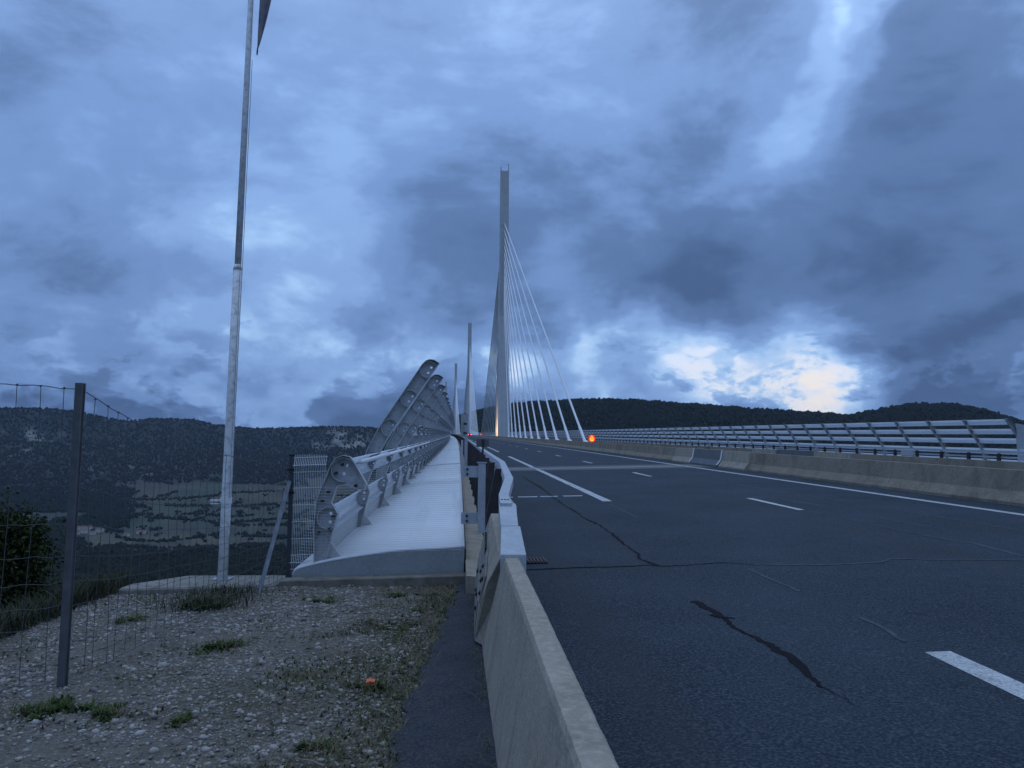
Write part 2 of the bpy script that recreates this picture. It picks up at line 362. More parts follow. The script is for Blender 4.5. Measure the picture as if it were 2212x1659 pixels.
def build_terrain():
    az = np.concatenate([np.arange(-180, -36, 4.0), np.arange(-36, 42, .11), np.arange(42, 180.1, 4.0)])
    rr = np.concatenate([[.5, 2, 4, 6, 8, 9, 10, 11, 12, 14, 17, 21, 27, 36, 50, 70, 100, 140, 200, 280, 400, 550, 700, 850, 1000, 1150], np.arange(1280, 4800, 26), [4900, 5100, 5500, 6500, 9000, 14000]])
    A, RR = np.meshgrid(np.radians(az), rr, indexing='ij')
    X = np.sin(A) * RR; Y = np.cos(A) * RR
    n1 = vnoise(X, Y, 620); n2 = vnoise(X, Y, 130, 3.0)
    Z = terrain_z(X, Y, n1, n2)
    near = RR < 13
    Zp = platform_z(X, Y); e = gravel_edge(X, Y) * (1 - sstep(10.2, 11.2, Y))
    Z = np.where(near & (X < 1), (Zp - .06) * e + (np.minimum(Z, Zp) - .5 - .35 * np.clip(-X - 4, 0, 6) - .3 * np.clip(Y - 10.5, 0, 5)) * (1 - e), Z)
    Z = np.where((X >= 0) & (X < 40) & (Y < 60) & (Y > -60), np.minimum(Z, SLOPE * Y - .9), Z)
    na, nr = A.shape
    idx = np.arange(na * nr).reshape(na, nr)
    F = np.stack([idx[:-1, :-1], idx[:-1, 1:], idx[1:, 1:], idx[1:, :-1]], -1).reshape(-1, 4)
    V = np.stack([X, Y, Z], -1).reshape(-1, 3)
    # land cover colour
    AZ = np.degrees(A); EL = np.degrees(np.arctan2(Z - EYE, RR))
    forest = np.array([.015, .022, .014]); grass = np.array([.038, .050, .024]); dry = np.array([.095, .078, .044]); pale = np.array([.050, .062, .030]); rock = np.array([.40, .38, .34]); scrub = np.array([.026, .031, .018]); soil = np.array([.058, .050, .032])
    C = np.broadcast_to(forest, (na, nr, 3)).copy()
    n3 = vnoise(X, Y, 60, 8.0); n4 = vnoise(X, Y, 240, 5.0)
    C = C + (scrub - forest) * sstep(-.1, .5, n4)[..., None]
    valley = (AZ < -5) & (RR > 1280)
    wob = n4 * .35 + n3 * .12
    E2 = EL + wob + n4 * .45; A2 = AZ + n4 * 3.0 + n3 * .6
    # fields on the rising ground beyond the river
    F1 = valley & (E2 > -5.1) & (E2 < -1.75) & (A2 > -22.5) & (A2 < -5)
    C[F1] = grass
    plot = np.floor((A2 + 40 + E2 * .8) / 2.3) + 7 * np.floor((E2 + 12 + .05 * A2) / .72)
    hsh = np.modf(np.abs(np.sin(plot * 12.9898) * 43758.5453))[0]
    C[F1 & (hsh > .62)] = pale; C[F1 & (hsh < .18)] = soil; C[F1 & (hsh > .9)] = dry * .75
    F2 = valley & (E2 > -6.15) & (E2 < -5.25) & (A2 > -25.2 + (E2 + 5.7) * 2) & (A2 < -13.0)
    C[F2] = dry
    F3 = valley & (E2 > -3.3) & (E2 < -1.6) & (A2 > -16) & (A2 < -9.5) & (hsh > .35)
    C[F3] = np.array([.085, .072, .040])
    F4 = (AZ < -26) & (RR > 500) & (RR < 1280) & (n4 > -.15)
    C[F4] = np.array([.05, .068, .036])
    F5 = valley & (E2 > -5.2) & (E2 < -3.2) & (A2 < -22) & (n4 > .1); C[F5] = scrub * 1.5; F6 = valley & (E2 > -2.6) & (E2 < .3) & (n4 + .5 * n3 > .30); C[F6] = np.array([.026, .031, .018]); F1 = F1 | F5
    # limestone outcrops high on the slopes
    ro = valley & (((AZ > -10.6) & (AZ < -6.0) & (EL > .6) & (EL < 1.7) & (n3 + .6 * n4 > .12)) | ((AZ > -28.6) & (AZ < -25.4) & (EL > .7) & (EL < 1.5) & (n3 > .28)) | ((AZ < -18) & (EL > -1.6) & (EL < 1.2) & (n3 > .74)))
    C[ro] = rock
    C = C * (1 + .22 * n3[..., None])
    for _ in range(2):            # soft field edges
        Cs = C.copy(); Cs[1:-1] = (C[:-2] + 2 * C[1:-1] + C[2:]) / 4; Cs[:, 1:-1] = (Cs[:, :-2] + 2 * Cs[:, 1:-1] + Cs[:, 2:]) / 4; C = Cs
    C = np.clip(C, .005, 1)
    # bare bank close to the platform
    nb = (RR < 60); C[nb] = np.array([.040, .036, .022])
    me = np_mesh('terrain', V, F, mat('hill_ground', (.03, .04, .02), .95, attr='cover', var2=(.02, .03, .018), v2scale=.05))
    ca = me.color_attributes.new('cover', 'FLOAT_COLOR', 'POINT')
    ca.data.foreach_set('color', np.concatenate([C.reshape(-1, 3), np.ones((na * nr, 1))], 1).astype(np.float32).ravel())
    me.shade_smooth()
    o = bpy.data.objects.new('terrain', me); COL.objects.link(o); tag(o, kind='structure')
    return AZ, RR, X, Y, Z, F1 | F2, ro
T_AZ, T_R, T_X, T_Y, T_Z, T_F1, T_F2 = build_terrain()
_azs = T_AZ[:, 0]; _rs = T_R[0]
def ground_at(az, r):
    i = np.clip(np.searchsorted(_azs, az) - 1, 0, len(_azs) - 2); j = np.clip(np.searchsorted(_rs, r) - 1, 0, len(_rs) - 2)
    u = (az - _azs[i]) / (_azs[i + 1] - _azs[i]); v = (r - _rs[j]) / (_rs[j + 1] - _rs[j])
    return (T_Z[i, j] * (1 - u) * (1 - v) + T_Z[i + 1, j] * u * (1 - v) + T_Z[i, j + 1] * (1 - u) * v + T_Z[i + 1, j + 1] * u * v)
def is_field(az, r):
    i = np.clip(np.searchsorted(_azs, az), 0, len(_azs) - 1); j = np.clip(np.searchsorted(_rs, r), 0, len(_rs) - 1)
    return T_F1[i, j] | (T_F2[i, j] & (RNG.uniform(0, 1, np.shape(az)) < .85))

def ico():
    t = (1 + 5 ** .5) / 2
    v = np.array([(-1, t, 0), (1, t, 0), (-1, -t, 0), (1, -t, 0), (0, -1, t), (0, 1, t), (0, -1, -t), (0, 1, -t), (t, 0, -1), (t, 0, 1), (-t, 0, -1), (-t, 0, 1)], float)
    v /= np.linalg.norm(v[0])
    fcs = np.array([(0, 11, 5), (0, 5, 1), (0, 1, 7), (0, 7, 10), (0, 10, 11), (1, 5, 9), (5, 11, 4), (11, 10, 2), (10, 7, 6), (7, 1, 8), (3, 9, 4), (3, 4, 2), (3, 2, 6), (3, 6, 8), (3, 8, 9), (4, 9, 5), (2, 4, 11), (6, 2, 10), (8, 6, 7), (9, 8, 1)])
    return v, fcs
ICO_V, ICO_F = ico()
def lumps(name, P, sx, sz, m, jitter=.35, sy=None, kind='stuff', rotate=False):
    n = len(P); sy = sx if sy is None else sy
    j = 1 + RNG.uniform(-jitter, jitter, (n, 12, 1))
    v = ICO_V[None] * j
    if rotate:
        a = RNG.uniform(0, 2 * PI, n); ca, sa = np.cos(a)[:, None], np.sin(a)[:, None]
        v = v * np.stack([sx, sy, sz], -1)[:, None, :]
        v = np.stack([v[..., 0] * ca - v[..., 1] * sa, v[..., 0] * sa + v[..., 1] * ca, v[..., 2]], -1)
    else: v = v * np.stack([sx, sy, sz], -1)[:, None, :]
    v = v + P[:, None, :]
    F = ICO_F[None] + (np.arange(n) * 12)[:, None, None]
    me = np_mesh(name, v.reshape(-1, 3), F.reshape(-1, 3), m)
    o = bpy.data.objects.new(name, me); COL.objects.link(o); tag(o, kind=kind); return o

M_tree = mat('far_foliage', (.014, .021, .014), 1.0, var=(.026, .031, .017), vscale=.025, var2=(.009, .013, .008), v2scale=.2, spec=.05)
def forest(name, label, az0, az1, r0, r1, n, h0, h1, skip_fields=False):
    az = RNG.uniform(az0, az1, n); r = np.sqrt(RNG.uniform(r0 ** 2, r1 ** 2, n))
    if skip_fields:
        k = ~is_field(az, r); az, r = az[k], r[k]
    k = ~((np.abs(az + 24.6) < 1.0) & (r > 2330) & (r < 2600)) & ~((np.abs(az + 22) < .8) & (r > 2300) & (r < 2450)); az, r = az[k], r[k]
    z = ground_at(az, r); h = RNG.uniform(h0, h1, len(az)) * RNG.choice([1, 1, 1, 1.35], len(az))
    P = np.stack([np.sin(np.radians(az)) * r, np.cos(np.radians(az)) * r, z + h * .38], -1)
    o = lumps(name, P, h * RNG.uniform(.36, .55, len(az)), h * .62, M_tree)
    tag(o, label, 'forest', kind='stuff')
forest('forest', 'dark forest covering the hill behind the bridge', -1.5, 41, 1900, 2790, 24000, 6, 11)
forest('hillside_forest', 'blue dark woods on the far side of the valley', -34, -4, 2750, 4740, 22000, 6, 11, True)
forest('valley_woods', 'dark woods on the valley floor below the fence', -34, -5, 1290, 2050, 6500, 6, 12, True)
forest('scrub_wood', 'scrubby dark woods left of the valley fields', -34, -22.3, 2050, 3300, 7500, 5, 10, True)
forest('bank_wood', 'dark scrub on the slope just below the fence', -36, -5, 330, 1290, 5200, 3, 7)
# hedgerows and copses between the fields
def hedges():
    P = []; H_ = []
    lines = [((-24, 2120), (-13, 2150)), ((-13, 2350), (-7.5, 2200)), ((-22, 3200), (-12, 3280)), ((-19.5, 2750), (-14.5, 2820)), ((-10.5, 2450), (-10.0, 3050)), ((-22.5, 2250), (-17.5, 2330)), ((-21.5, 2700), (-12, 2560)), ((-17, 2480), (-8, 2900)), ((-20, 3000), (-9, 3150)), ((-15, 2300), (-6, 2420)), ((-12, 2600), (-9, 3300)), ((-18.5, 2600), (-16, 3100)), ((-24.5, 2500), (-21, 2900))]
    for (a0, r0), (a1, r1) in lines:
        n = int(abs(a1 - a0) * 40 * .8)
        ph = random.uniform(0, 6)
        for t in np.linspace(0, 1, n):
            if random.random() < .2 + .5 * (math.sin(t * 17 + ph) > .45): continue
            a = a0 + (a1 - a0) * t + random.gauss(0, .06); r = r0 + (r1 - r0) * t + random.gauss(0, 12) + 60 * math.sin(t * 4.2 + ph)
            h = random.uniform(4, 9); z = float(ground_at(np.array([a]), np.array([r]))[0])
            P.append((math.sin(R(a)) * r, math.cos(R(a)) * r, z + h * .4)); H_.append(h)
    for _ in range(150):
        a = random.uniform(-23, -5); r = random.uniform(2200, 3300)
        for k in range(random.randint(2, 9)):
            aa = a + random.gauss(0, .12); rr_ = r + random.gauss(0, 14); h = random.uniform(5, 10)
            z = float(ground_at(np.array([aa]), np.array([rr_]))[0]); P.append((math.sin(R(aa)) * rr_, math.cos(R(aa)) * rr_, z + h * .4)); H_.append(h)
    H_ = np.array(H_); o = lumps('hedgerow', np.array(P), H_ * .55, H_ * .55, M_tree)
    tag(o, 'dark hedgerows and copses between the valley fields', 'hedge', kind='stuff')
hedges()

# village on the valley floor
M_hw = mat('house_plaster', (.66, .58, .52), .9, var=(.54, .47, .42), vscale=.3); M_hr = mat('house_roof', (.24, .13, .095), .9, var=(.18, .10, .08), vscale=.4)
M_hwin = mat('house_window', (.04, .045, .05), .3)
def house(az, r, w, dpt, h, yaw, label, grp):
    z = float(ground_at(np.array([az]), np.array([r]))[0]) - .5
    o = empty('village_house', (math.sin(R(az)) * r, math.cos(R(az)) * r, z), label, 'house', grp)
    Rm = Matrix.Translation(o.location) @ Matrix.Rotation(yaw, 4, 'Z')
    def xf(mb): mb.v = [tuple(Rm @ Vector(p)) for p in mb.v]; return mb
    xf(MB().add([(-w, -dpt, 0), (w, -dpt, 0), (w, dpt, 0), (-w, dpt, 0), (-w, -dpt, h), (w, -dpt, h), (w, dpt, h), (-w, dpt, h), (-w, 0, h + dpt * .55), (w, 0, h + dpt * .55)],
             [(0, 1, 5, 4), (2, 3, 7, 6), (1, 2, 6, 9, 5), (3, 0, 4, 8, 7)])).build('wall', M_hw, o)
    e = .5; t = .25; q = h - e * .55
    rf = xf(MB().add([(-w - e, -dpt - e, q + .1), (w + e, -dpt - e, q + .1), (w + e, 0, h + dpt * .55 + .1), (-w - e, 0, h + dpt * .55 + .1), (w + e, dpt + e, q + .1), (-w - e, dpt + e, q + .1),
                      (-w - e, -dpt - e, q + .1 + t), (w + e, -dpt - e, q + .1 + t), (w + e, 0, h + dpt * .55 + .1 + t), (-w - e, 0, h + dpt * .55 + .1 + t), (w + e, dpt + e, q + .1 + t), (-w - e, dpt + e, q + .1 + t)],
                     [(0, 1, 2, 3), (3, 2, 4, 5), (6, 7, 8, 9), (9, 8, 10, 11), (0, 1, 7, 6), (5, 4, 10, 11), (0, 6, 9, 3), (3, 9, 11, 5), (1, 7, 8, 2), (2, 8, 10, 4)])).build('roof', M_hr, o)
    xf(MB().box(w * .5, w * .5 + .8, -.4, .4, h + dpt * .2, h + dpt * .55 + 1.4)).build('chimney', M_hw, rf)
    for sx in (-.55, 0, .55):
        xf(MB().box(sx * w - .6, sx * w + .6, -dpt - .06, -dpt - .01, h * .45, h * .45 + 1.6)).build('window', M_hwin, o)
HS = [(-25.3, 2440, 10, 6, 7, 'leftmost pale house of the village in the valley'), (-24.85, 2465, 11, 6, 8, 'second house from the left in the village front row'), (-24.4, 2430, 9, 6, 7, 'third house from the left in the village front row'), (-23.95, 2475, 10, 6, 9, 'rightmost pale house of the village in the valley'), (-24.65, 2540, 11, 6, 9, 'right one of the two houses behind the village front row'), (-25.1, 2550, 9, 5, 8, 'left one of the two houses behind the village front row')]
for h in HS: house(*h[:5], random.uniform(-.5, .5), h[5], 'houses of the valley village')
house(-21.5, 2420, 12, 6, 8, .2, 'lone pale farmhouse right of the village, below the flagpole fields', None)
house(-22.4, 2380, 8, 5, 6, -.3, 'smaller house between the village cluster and the lone farmhouse', None)

# ================================================================== PLATFORM (gravel, path)
PATH_Y = [-3, 4.14, 4.53, 5.37, 6.63, 8.69, 10.2]; PATH_X = [-.42, -.37, -.37, -.33, -.22, -.07, .06]
def build_ground():
    xs = np.arange(-5.6, .34, .07); ys = np.arange(-3, 10.62, .07)
    X, Y = np.meshgrid(xs, ys, indexing='ij')
    n1 = vnoise(X, Y, .9, 2.0); n2 = vnoise(X, Y, .16, 5.0)
    Zp = platform_z(X, Y) + n1 * .03 + n2 * .016
    drop = -.75 * np.clip(-X - 4.15, 0, 3)
    e = gravel_edge(X, Y)
    Z = Zp + drop * (1 - e) - .03 * (1 - e)
    Z = Z - 1.6 * sstep(10.25, 10.62, Y) * (X < -2.6) 
    Z = Z - .12 * sstep(-3.7, -4.3, X) * 0
    na, nr = X.shape; idx = np.arange(na * nr).reshape(na, nr)
    F = np.stack([idx[:-1, :-1], idx[1:, :-1], idx[1:, 1:], idx[:-1, 1:]], -1).reshape(-1, 4)
    m = mat('gravel_ground', (.2, .2, .2), .97, attr='cover', var2=(.27, .235, .20), v2scale=34, bump=1.0, bscale=45, spec=.15)
    pl_ = np.interp(Y, PATH_Y, PATH_X); dp = np.clip(pl_ - X, 0, 9)
    n5 = vnoise(X, Y, .55, 21.0); n6 = vnoise(X, Y, 1.6, 23.0); n7 = vnoise(X, Y, .22, 25.0)
    soil = sstep(.05, .75, np.exp(-dp / .75) * 1.15 + n5 * .55 + n6 * .5 + .35 * sstep(5.2, 3.6, Y) + .35 * sstep(8.9, 9.8, Y) * (X > -1.8) - .12)
    moss = sstep(.30, .75, np.exp(-dp / .4) * .55 + n7 * .45 + n6 * .5 + .25 * sstep(8.6, 9.6, Y) * (X > -1.5))
    c = np.array([.142, .128, .108]) * (1 + .35 * n7[..., None]); c = c + (np.array([.072, .060, .040]) - c) * soil[..., None] * .85; c = c + (np.array([.045, .052, .024]) - c) * moss[..., None] * .7
    bank = 1 - e; c = c + (np.array([.06, .052, .033]) - c) * bank[..., None]
    me = np_mesh('gravel_ground', np.stack([X, Y, Z], -1).reshape(-1, 3), F, m); me.shade_smooth()
    ca = me.color_attributes.new('cover', 'FLOAT_COLOR', 'POINT'); c = np.clip(c, .01, 1)
    ca.data.foreach_set('color', np.concatenate([c.reshape(-1, 3), np.ones((na * nr, 1))], 1).astype(np.float32).ravel())
    o = bpy.data.objects.new('gravel_ground', me); COL.objects.link(o); tag(o, kind='structure')
    global SOIL; SOIL = soil
    return xs, ys, Z
GX, GY, GZ = build_ground()
def soil_at(x, y):
    i = int(np.clip(round((x - GX[0]) / .07), 0, len(GX) - 1)); j = int(np.clip(round((y - GY[0]) / .07), 0, len(GY) - 1)); return float(SOIL[i, j])
def gz(x, y):
    i = int(np.clip(round((x - GX[0]) / .07), 0, len(GX) - 1)); j = int(np.clip(round((y - GY[0]) / .07), 0, len(GY) - 1)); return float(GZ[i, j])
def path_left(y): return float(np.interp(y, PATH_Y, PATH_X)) + .025 * math.sin(y * 9) + .02 * math.sin(y * 23 + 1)
mb = MB(); ys = np.arange(-3, 10.2, .1); rows = []
for y in ys:
    xl = path_left(y); ring = []
    for t in np.linspace(0, 1, 6): 
        x = xl + (.36 - xl) * t; ring.append((x, y, float(platform_z(np.array(x), np.array(y))) + .045 - .035 * (t == 0) + .004 * math.sin(x * 31 + y * 17)))
    rows.append(ring)
mb.loft(rows, False); tag(mb.build('path', M_path, smooth=True), kind='structure')

# loose stones
def stones():
    n = 70000; x = RNG.uniform(-5.0, -.25, n); y = RNG.uniform(1.8, 10.2, n)
    keep = x < np.array([path_left(b) - .02 for b in y]); x, y = x[keep], y[keep]
    dens = vnoise(x, y, 1.1, 11.0); k = RNG.uniform(-.55, .55, len(x)) < dens + .22 - .55 * np.array([soil_at(a, b) for a, b in zip(x, y)]); x, y = x[k], y[k]
    s = np.clip(RNG.lognormal(-4.62, .45, len(x)), .005, .045)
    z = np.array([gz(a, b) for a, b in zip(x, y)]) + s * .12
    k = RNG.uniform(0, 1, len(x)); 
    for nm, sel, c, c2 in (('gravel', k < .6, (.265, .24, .215), (.145, .128, .112)), ('pale_gravel', k >= .6, (.45, .415, .375), (.30, .27, .24))):
        m = mat(nm, c, .95, var=c2, vscale=9)
        P = np.stack([x[sel], y[sel], z[sel]], -1)
        o = lumps(nm, P, s[sel], s[sel] * .55, m, .3, s[sel] * RNG.uniform(.55, .95, sel.sum()), rotate=True)
        tag(o, 'loose limestone gravel scattered beside the path', 'gravel', kind='stuff')
stones()

M_dry = mat('dry_grass', (.22, .18, .10), .95, var=(.15, .13, .07), vscale=3); M_green = mat('weed_green', (.040, .070, .020), .95, var=(.070, .100, .030), vscale=9, spec=.15)
M_litter = mat('brown_litter', (.10, .075, .05), .95, var=(.16, .12, .075), vscale=5)
def blades(name, pts, m, h0, h1, lean, width, nper=1):
    V = []; F = []
    for (x, y, z, s) in pts:
        for _ in range(nper):
            a = random.uniform(0, 2 * PI); h = random.uniform(h0, h1) * s; ln = random.uniform(lean * .3, lean) * h; w = width * random.uniform(.6, 1.3)
            dx, dy = math.cos(a) * ln, math.sin(a) * ln; px, py = -math.sin(a) * w, math.cos(a) * w
            b = len(V)
            V += [(x - px, y - py, z), (x + px, y + py, z), (x + dx * .45 + px * .8, y + dy * .45 + py * .8, z + h * .62), (x + dx * .45 - px * .8, y + dy * .45 - py * .8, z + h * .62), (x + dx, y + dy, z + h * (1 - .25 * min(lean, 1.5) * .5))]
            F += [(b, b + 1, b + 2), (b, b + 2, b + 3), (b + 3, b + 2, b + 4)]
    return np_mesh(name, V, F, m)
def litter():
    pts = []
    for _ in range(34000):
        x = random.uniform(-4.9, 0.1); y = random.uniform(1.8, 10.15)
        if x > path_left(y) + .05: continue
        nv = noise.fractal(Vector((x / .8, y / .8, 17)), 1, 2, 3)
        near = math.exp(-abs(path_left(y) - x) / .35)
        if random.random() < .08 + .25 * max(0, nv) + .25 * near + .75 * soil_at(x, y): pts.append((x, y, gz(x, y) - .004, random.choice((.6, 1, 1, 1.6))))
    for _ in range(900):
        y = random.uniform(1.8, 9.0); x = .20 - abs(random.gauss(0, .035)); z = float(platform_z(np.array(x), np.array(y))) + .035
        if noise.noise(Vector((y * 1.7, 0, 9))) > -.1: pts.append((x, y, z, .7))
    o = bpy.data.objects.new('dry_grass', blades('dry_grass', pts, M_dry, .02, .075, 2.4, .0018)); COL.objects.link(o)
    tag(o, 'thin dry grass and straw lying between the stones', 'dry grass', kind='stuff')
    pts = []
    for _ in range(5200):                                     # tall dry grass on the lip of the bank
        y = random.uniform(6.2, 10.2); x = -4.2 - abs(random.gauss(0, .5)) + .1
        pts.append((x, y, gz(x, y) - .02, 1))
    for _ in range(700):
        y = random.uniform(8.6, 9.6); x = random.gauss(-2.75, .25); pts.append((x, y, gz(x, y) - .01, .55))
    o = bpy.data.objects.new('bank_grass', blades('bank_grass', pts, mat('bank_grass', (.075, .072, .038), .95, var=(.038, .044, .022), vscale=4), .10, .36, 1.0, .0045)); COL.objects.link(o)
    tag(o, 'tall dry brown grass on the edge of the bank', 'dry grass', kind='stuff')
    pts = []
    for _ in range(26000):
        x = random.uniform(-4.9, 0.1); y = random.uniform(1.8, 10.15)
        if x > path_left(y) + .05: continue
        nv = noise.fractal(Vector((x / 1.1, y / 1.1, 31)), 1, 2, 3)
        near = math.exp(-abs(path_left(y) - x) / .3)
        if random.random() < .65 * max(0, nv - .1) + .3 * near + .45 * soil_at(x, y) * (nv > -.1): pts.append((x, y, gz(x, y) - .004, 1))
    o = bpy.data.objects.new('moss_grass', blades('moss_grass', pts, mat('moss_green', (.050, .075, .024), .95, var=(.085, .095, .036), vscale=4), .015, .05, 1.4, .0045, 3)); COL.objects.link(o)
    tag(o, 'sparse short green growth between gravel and path', 'grass', kind='stuff')
litter()

def weed(x, y, rad, h, n, label, dry=.15, m=None):
    o = empty('weed_tuft', (x, y, gz(x, y)), label, 'weed', 'weeds on the gravel')
    def mk(k, mm, nm, hh, w, spread=1.0):
        pts = []; cs = [(random.gauss(0, rad * .45), random.gauss(0, rad * .45), random.uniform(.55, 1.1)) for _ in range(max(3, int(rad * 55)))]
        for _ in range(k):
            cx, cy, cs_ = random.choice(cs); px, py = random.gauss(cx, rad * .16 * spread), random.gauss(cy, rad * .16 * spread)
            pts.append((px, py, gz(x + px, y + py) - gz(x, y) - .01, cs_ * random.uniform(.5, 1.0)))
        me = blades(nm, pts, mm, hh * .3, hh, 1.7, w)
        c = bpy.data.objects.new(nm, me); COL.objects.link(c); c.parent = o
        c['kind'] = 'stuff'
    mk(int(n * 2.8), m or M_green, 'leaf_blades', h * .62, .0075)
    mk(max(40, int(n * 1.0)), M_dry, 'dry_stalks', h * 1.0, .0022, 1.7)
WEEDS = [(-2.72, 5.5, .20, .17, 260, 'green weed clump at the foot of the near fence post'), (-2.25, 5.35, .13, .16, 170, 'bright green tuft with dry stalks right of the near fence post'),
         (-1.72, 5.2, .12, .10, 150, 'dark low green tuft in the gravel, third from the fence post'), (-1.62, 3.95, .16, .09, 260, 'wide low dark tuft at the lower left of the gravel'),
         (-.78, 4.72, .10, .11, 190, 'round bright green tuft near the path at the lower middle'), (-.62, 5.75, .14, .12, 190, 'green clump with dry twigs by the orange scrap'),
         (-2.05, 7.1, .22, .15, 220, 'tuft in the middle of the pale stones, behind the dark low tuft'), (-2.75, 8.9, .24, .24, 260, 'dark shrubby weed at the foot of the concrete plinth'),
         (-1.45, 8.95, .16, .10, 160, 'green weed right of the slanted brace foot'), (-.75, 9.2, .18, .10, 170, 'leafy weed below the middle of the white fairing'),
         (-.32, 9.2, .16, .09, 150, 'leafy weed below the right end of the white fairing'), (-.55, 7.6, .20, .08, 200, 'creeping green patch at the left edge of the asphalt path'),
         (-.42, 8.3, .15, .07, 150, 'small green patch at the narrow end of the path'), (-2.55, 4.3, .12, .1, 150, 'small tuft at the very lower left corner'), (-1.25, 6.9, .05, .05, 50, 'tiny dark sprig in the open middle of the gravel'),
         (-1.1, 8.5, .06, .06, 60, 'tiny dark sprig below the mesh fence'), (-3.3, 8.2, .18, .16, 160, 'dry weed between the near post and the plinth end')]
for w in WEEDS: weed(*w)

# small orange scrap and a few twigs on the gravel
M_orange = mat('orange_plastic', (.75, .13, .05), .5)
bm_ = MB(); ox, oy = -.60, 5.62; oz = gz(ox, oy) + .09
g = [(-.03, -.02, 0), (.0, -.028, .012), (.03, -.012, .002), (.034, .014, .016), (.0, .022, .006), (-.028, .016, .018)]
bm_.add([(ox + a, oy + b, oz + c) for a, b, c in g] + [(ox + a * .9, oy + b * .9, oz + c - .012) for a, b, c in g], [(0, 1, 2), (0, 2, 3, 5), (3, 4, 5), (8, 7, 6), (11, 9, 8, 6), (11, 10, 9)] + [(i, (i + 1) % 6, (i + 1) % 6 + 6, i + 6) for i in range(6)])
tag(bm_.build('plastic_scrap', M_orange), 'crumpled orange plastic scrap caught in the weeds by the path', 'litter')
for i, (x, y, a, l, lab) in enumerate([(-.42, 5.15, 2.3, .22, 'pale forked twig below the orange scrap'), (-.70, 4.35, 2.6, .2, 'pale bent twig lying left of the path edge'), (-.9, 4.0, 2.9, .16, 'short dry twig at the bottom of the gravel')]):
    z = gz(x, y) + .015; c, s_ = math.cos(a), math.sin(a)
    tag(MB().tube([(x, y, z), (x + c * l * .4, y + s_ * l * .4, z + .012), (x + c * l, y + s_ * l, z + .004)], [.006, .005, .003], 5).tube([(x + c * l * .4, y + s_ * l * .4, z + .012), (x + c * l * .6 + .05, y + s_ * l * .6 + .05, z + .01)], [.004, .002], 5).build('twig', mat('twig', (.26, .22, .16), .9)), lab, 'twig')

# bush on the bank, far left
def bush(x, y, z, rx, ry, h, n, label):
    o = empty('bush', (x, y, z), label, 'bush')
    V = []; F = []
    cl = []
    for _ in range(80):
        a = random.uniform(0, 2 * PI); e = random.random() ** .7; q = math.sqrt(random.random())
        cl.append((q * rx * math.cos(a) * (1.15 - .55 * e), q * ry * math.sin(a) * (1.15 - .55 * e), e * h * random.uniform(.75, 1.0), random.uniform(.13, .3)))
    for _ in range(n):
        cx, cy, cz, cr = random.choice(cl)
        p = Vector((random.gauss(cx, cr * .6), random.gauss(cy, cr * .6), max(.02, random.gauss(cz, cr * .6))))
        d = Vector((random.gauss(0, 1), random.gauss(0, 1), random.gauss(.5, .8))).normalized(); s = d.cross(Vector((random.random(), random.random(), random.random()))).normalized()
        l = random.uniform(.03, .065); w = l * .33; b = len(V)
        V += [p, p + d * l * .5 + s * w, p + d * l, p + d * l * .5 - s * w]; F.append((b, b + 1, b + 2, b + 3))
    me = np_mesh('foliage', [tuple(v) for v in V], F, mat('bush_leaf', (.030, .046, .016), .9, var=(.056, .072, .026), vscale=6, var2=(.055, .045, .022), v2scale=9, spec=.1))
    c = bpy.data.objects.new('foliage', me); COL.objects.link(c); c.parent = o
    mb = MB()
    for k in range(26):
        q = random.choice(cl); mb.tube([(x + q[0] * .15, y + q[1] * .15, z - .1), (x + q[0] * .6, y + q[1] * .6, z + q[2] * .55), (x + q[0], y + q[1], z + q[2])], [.014, .009, .004], 5)
    mb.build('stem', mat('bush_stem', (.07, .055, .04), .9), o)
bush(-5.4, 9.3, -1.0, 1.25, .9, 2.12, 60000, 'dense dark bush on the bank behind the near fence post')
bush(-5.35, 7.9, -1.0, .75, .6, 1.15, 20000, 'low dark shrub on the bank at the left picture edge')

# ================================================================== ROAD
def road_strip(name, x0, x1, y0, y1, m, parent=None, lift=0.0, n=6):
    xs = [x0 + (x1 - x0) * i / n for i in range(n + 1)]
    if x0 < XC < x1: xs = sorted(set(xs + [XC]))
    mb = MB(); mb.loft([[dk(x, y, crown(x) + lift) for x in xs] for y in ysteps(y0, y1)], False)
    return mb.build(name, m, parent)
road = road_strip('road', .40, 28.8, -10, 3200, M_asph, n=12); tag(road, kind='structure')
def poly_road(mb, pts, lift=.004):
    mb.add([dk(x, y, crown(x) + lift) for x, y in pts], [tuple(range(len(pts)))])
def line_mark(x, w, y0, y1, name='lane_line', ragged=.012, step=.6):
    mb = MB(); rings = []
    for y in ysteps(y0, y1, step if y1 < 120 else None):
        a = random.uniform(-ragged, ragged); b = random.uniform(-ragged, ragged)
        rings.append([dk(x - w / 2 + a, y, crown(x - w / 2) + .004), dk(x + w / 2 + b, y, crown(x + w / 2) + .004)])
    mb.loft(rings, False); return mb.build(name, M_paint, road)
for k in range(-1, 14): line_mark(3.72, .22, 20 + 52 * k - (1 if k else .8), 20 + 52 * k + 37 if k >= 0 else 5.9)
for k in range(-1, 26): line_mark(7.34, .15, 16.2 + 13 * k, 19.2 + 13 * k)
line_mark(10.98, .20, -10, 900, 'edge_line')
line_mark(18.2, .20, -10, 900, 'edge_line'); line_mark(25.5, .22, -10, 900, 'edge_line')
for x0, x1 in ((1.40, 1.46), (1.62, 2.13), (2.23, 2.69), (2.86, 3.36)):
    mb = MB(); poly_road(mb, [(x0, 20.9), (x1, 20.88), (x1 + .02, 21.12), (x0 - .02, 21.14)]); mb.build('cross_mark', M_paint, road)
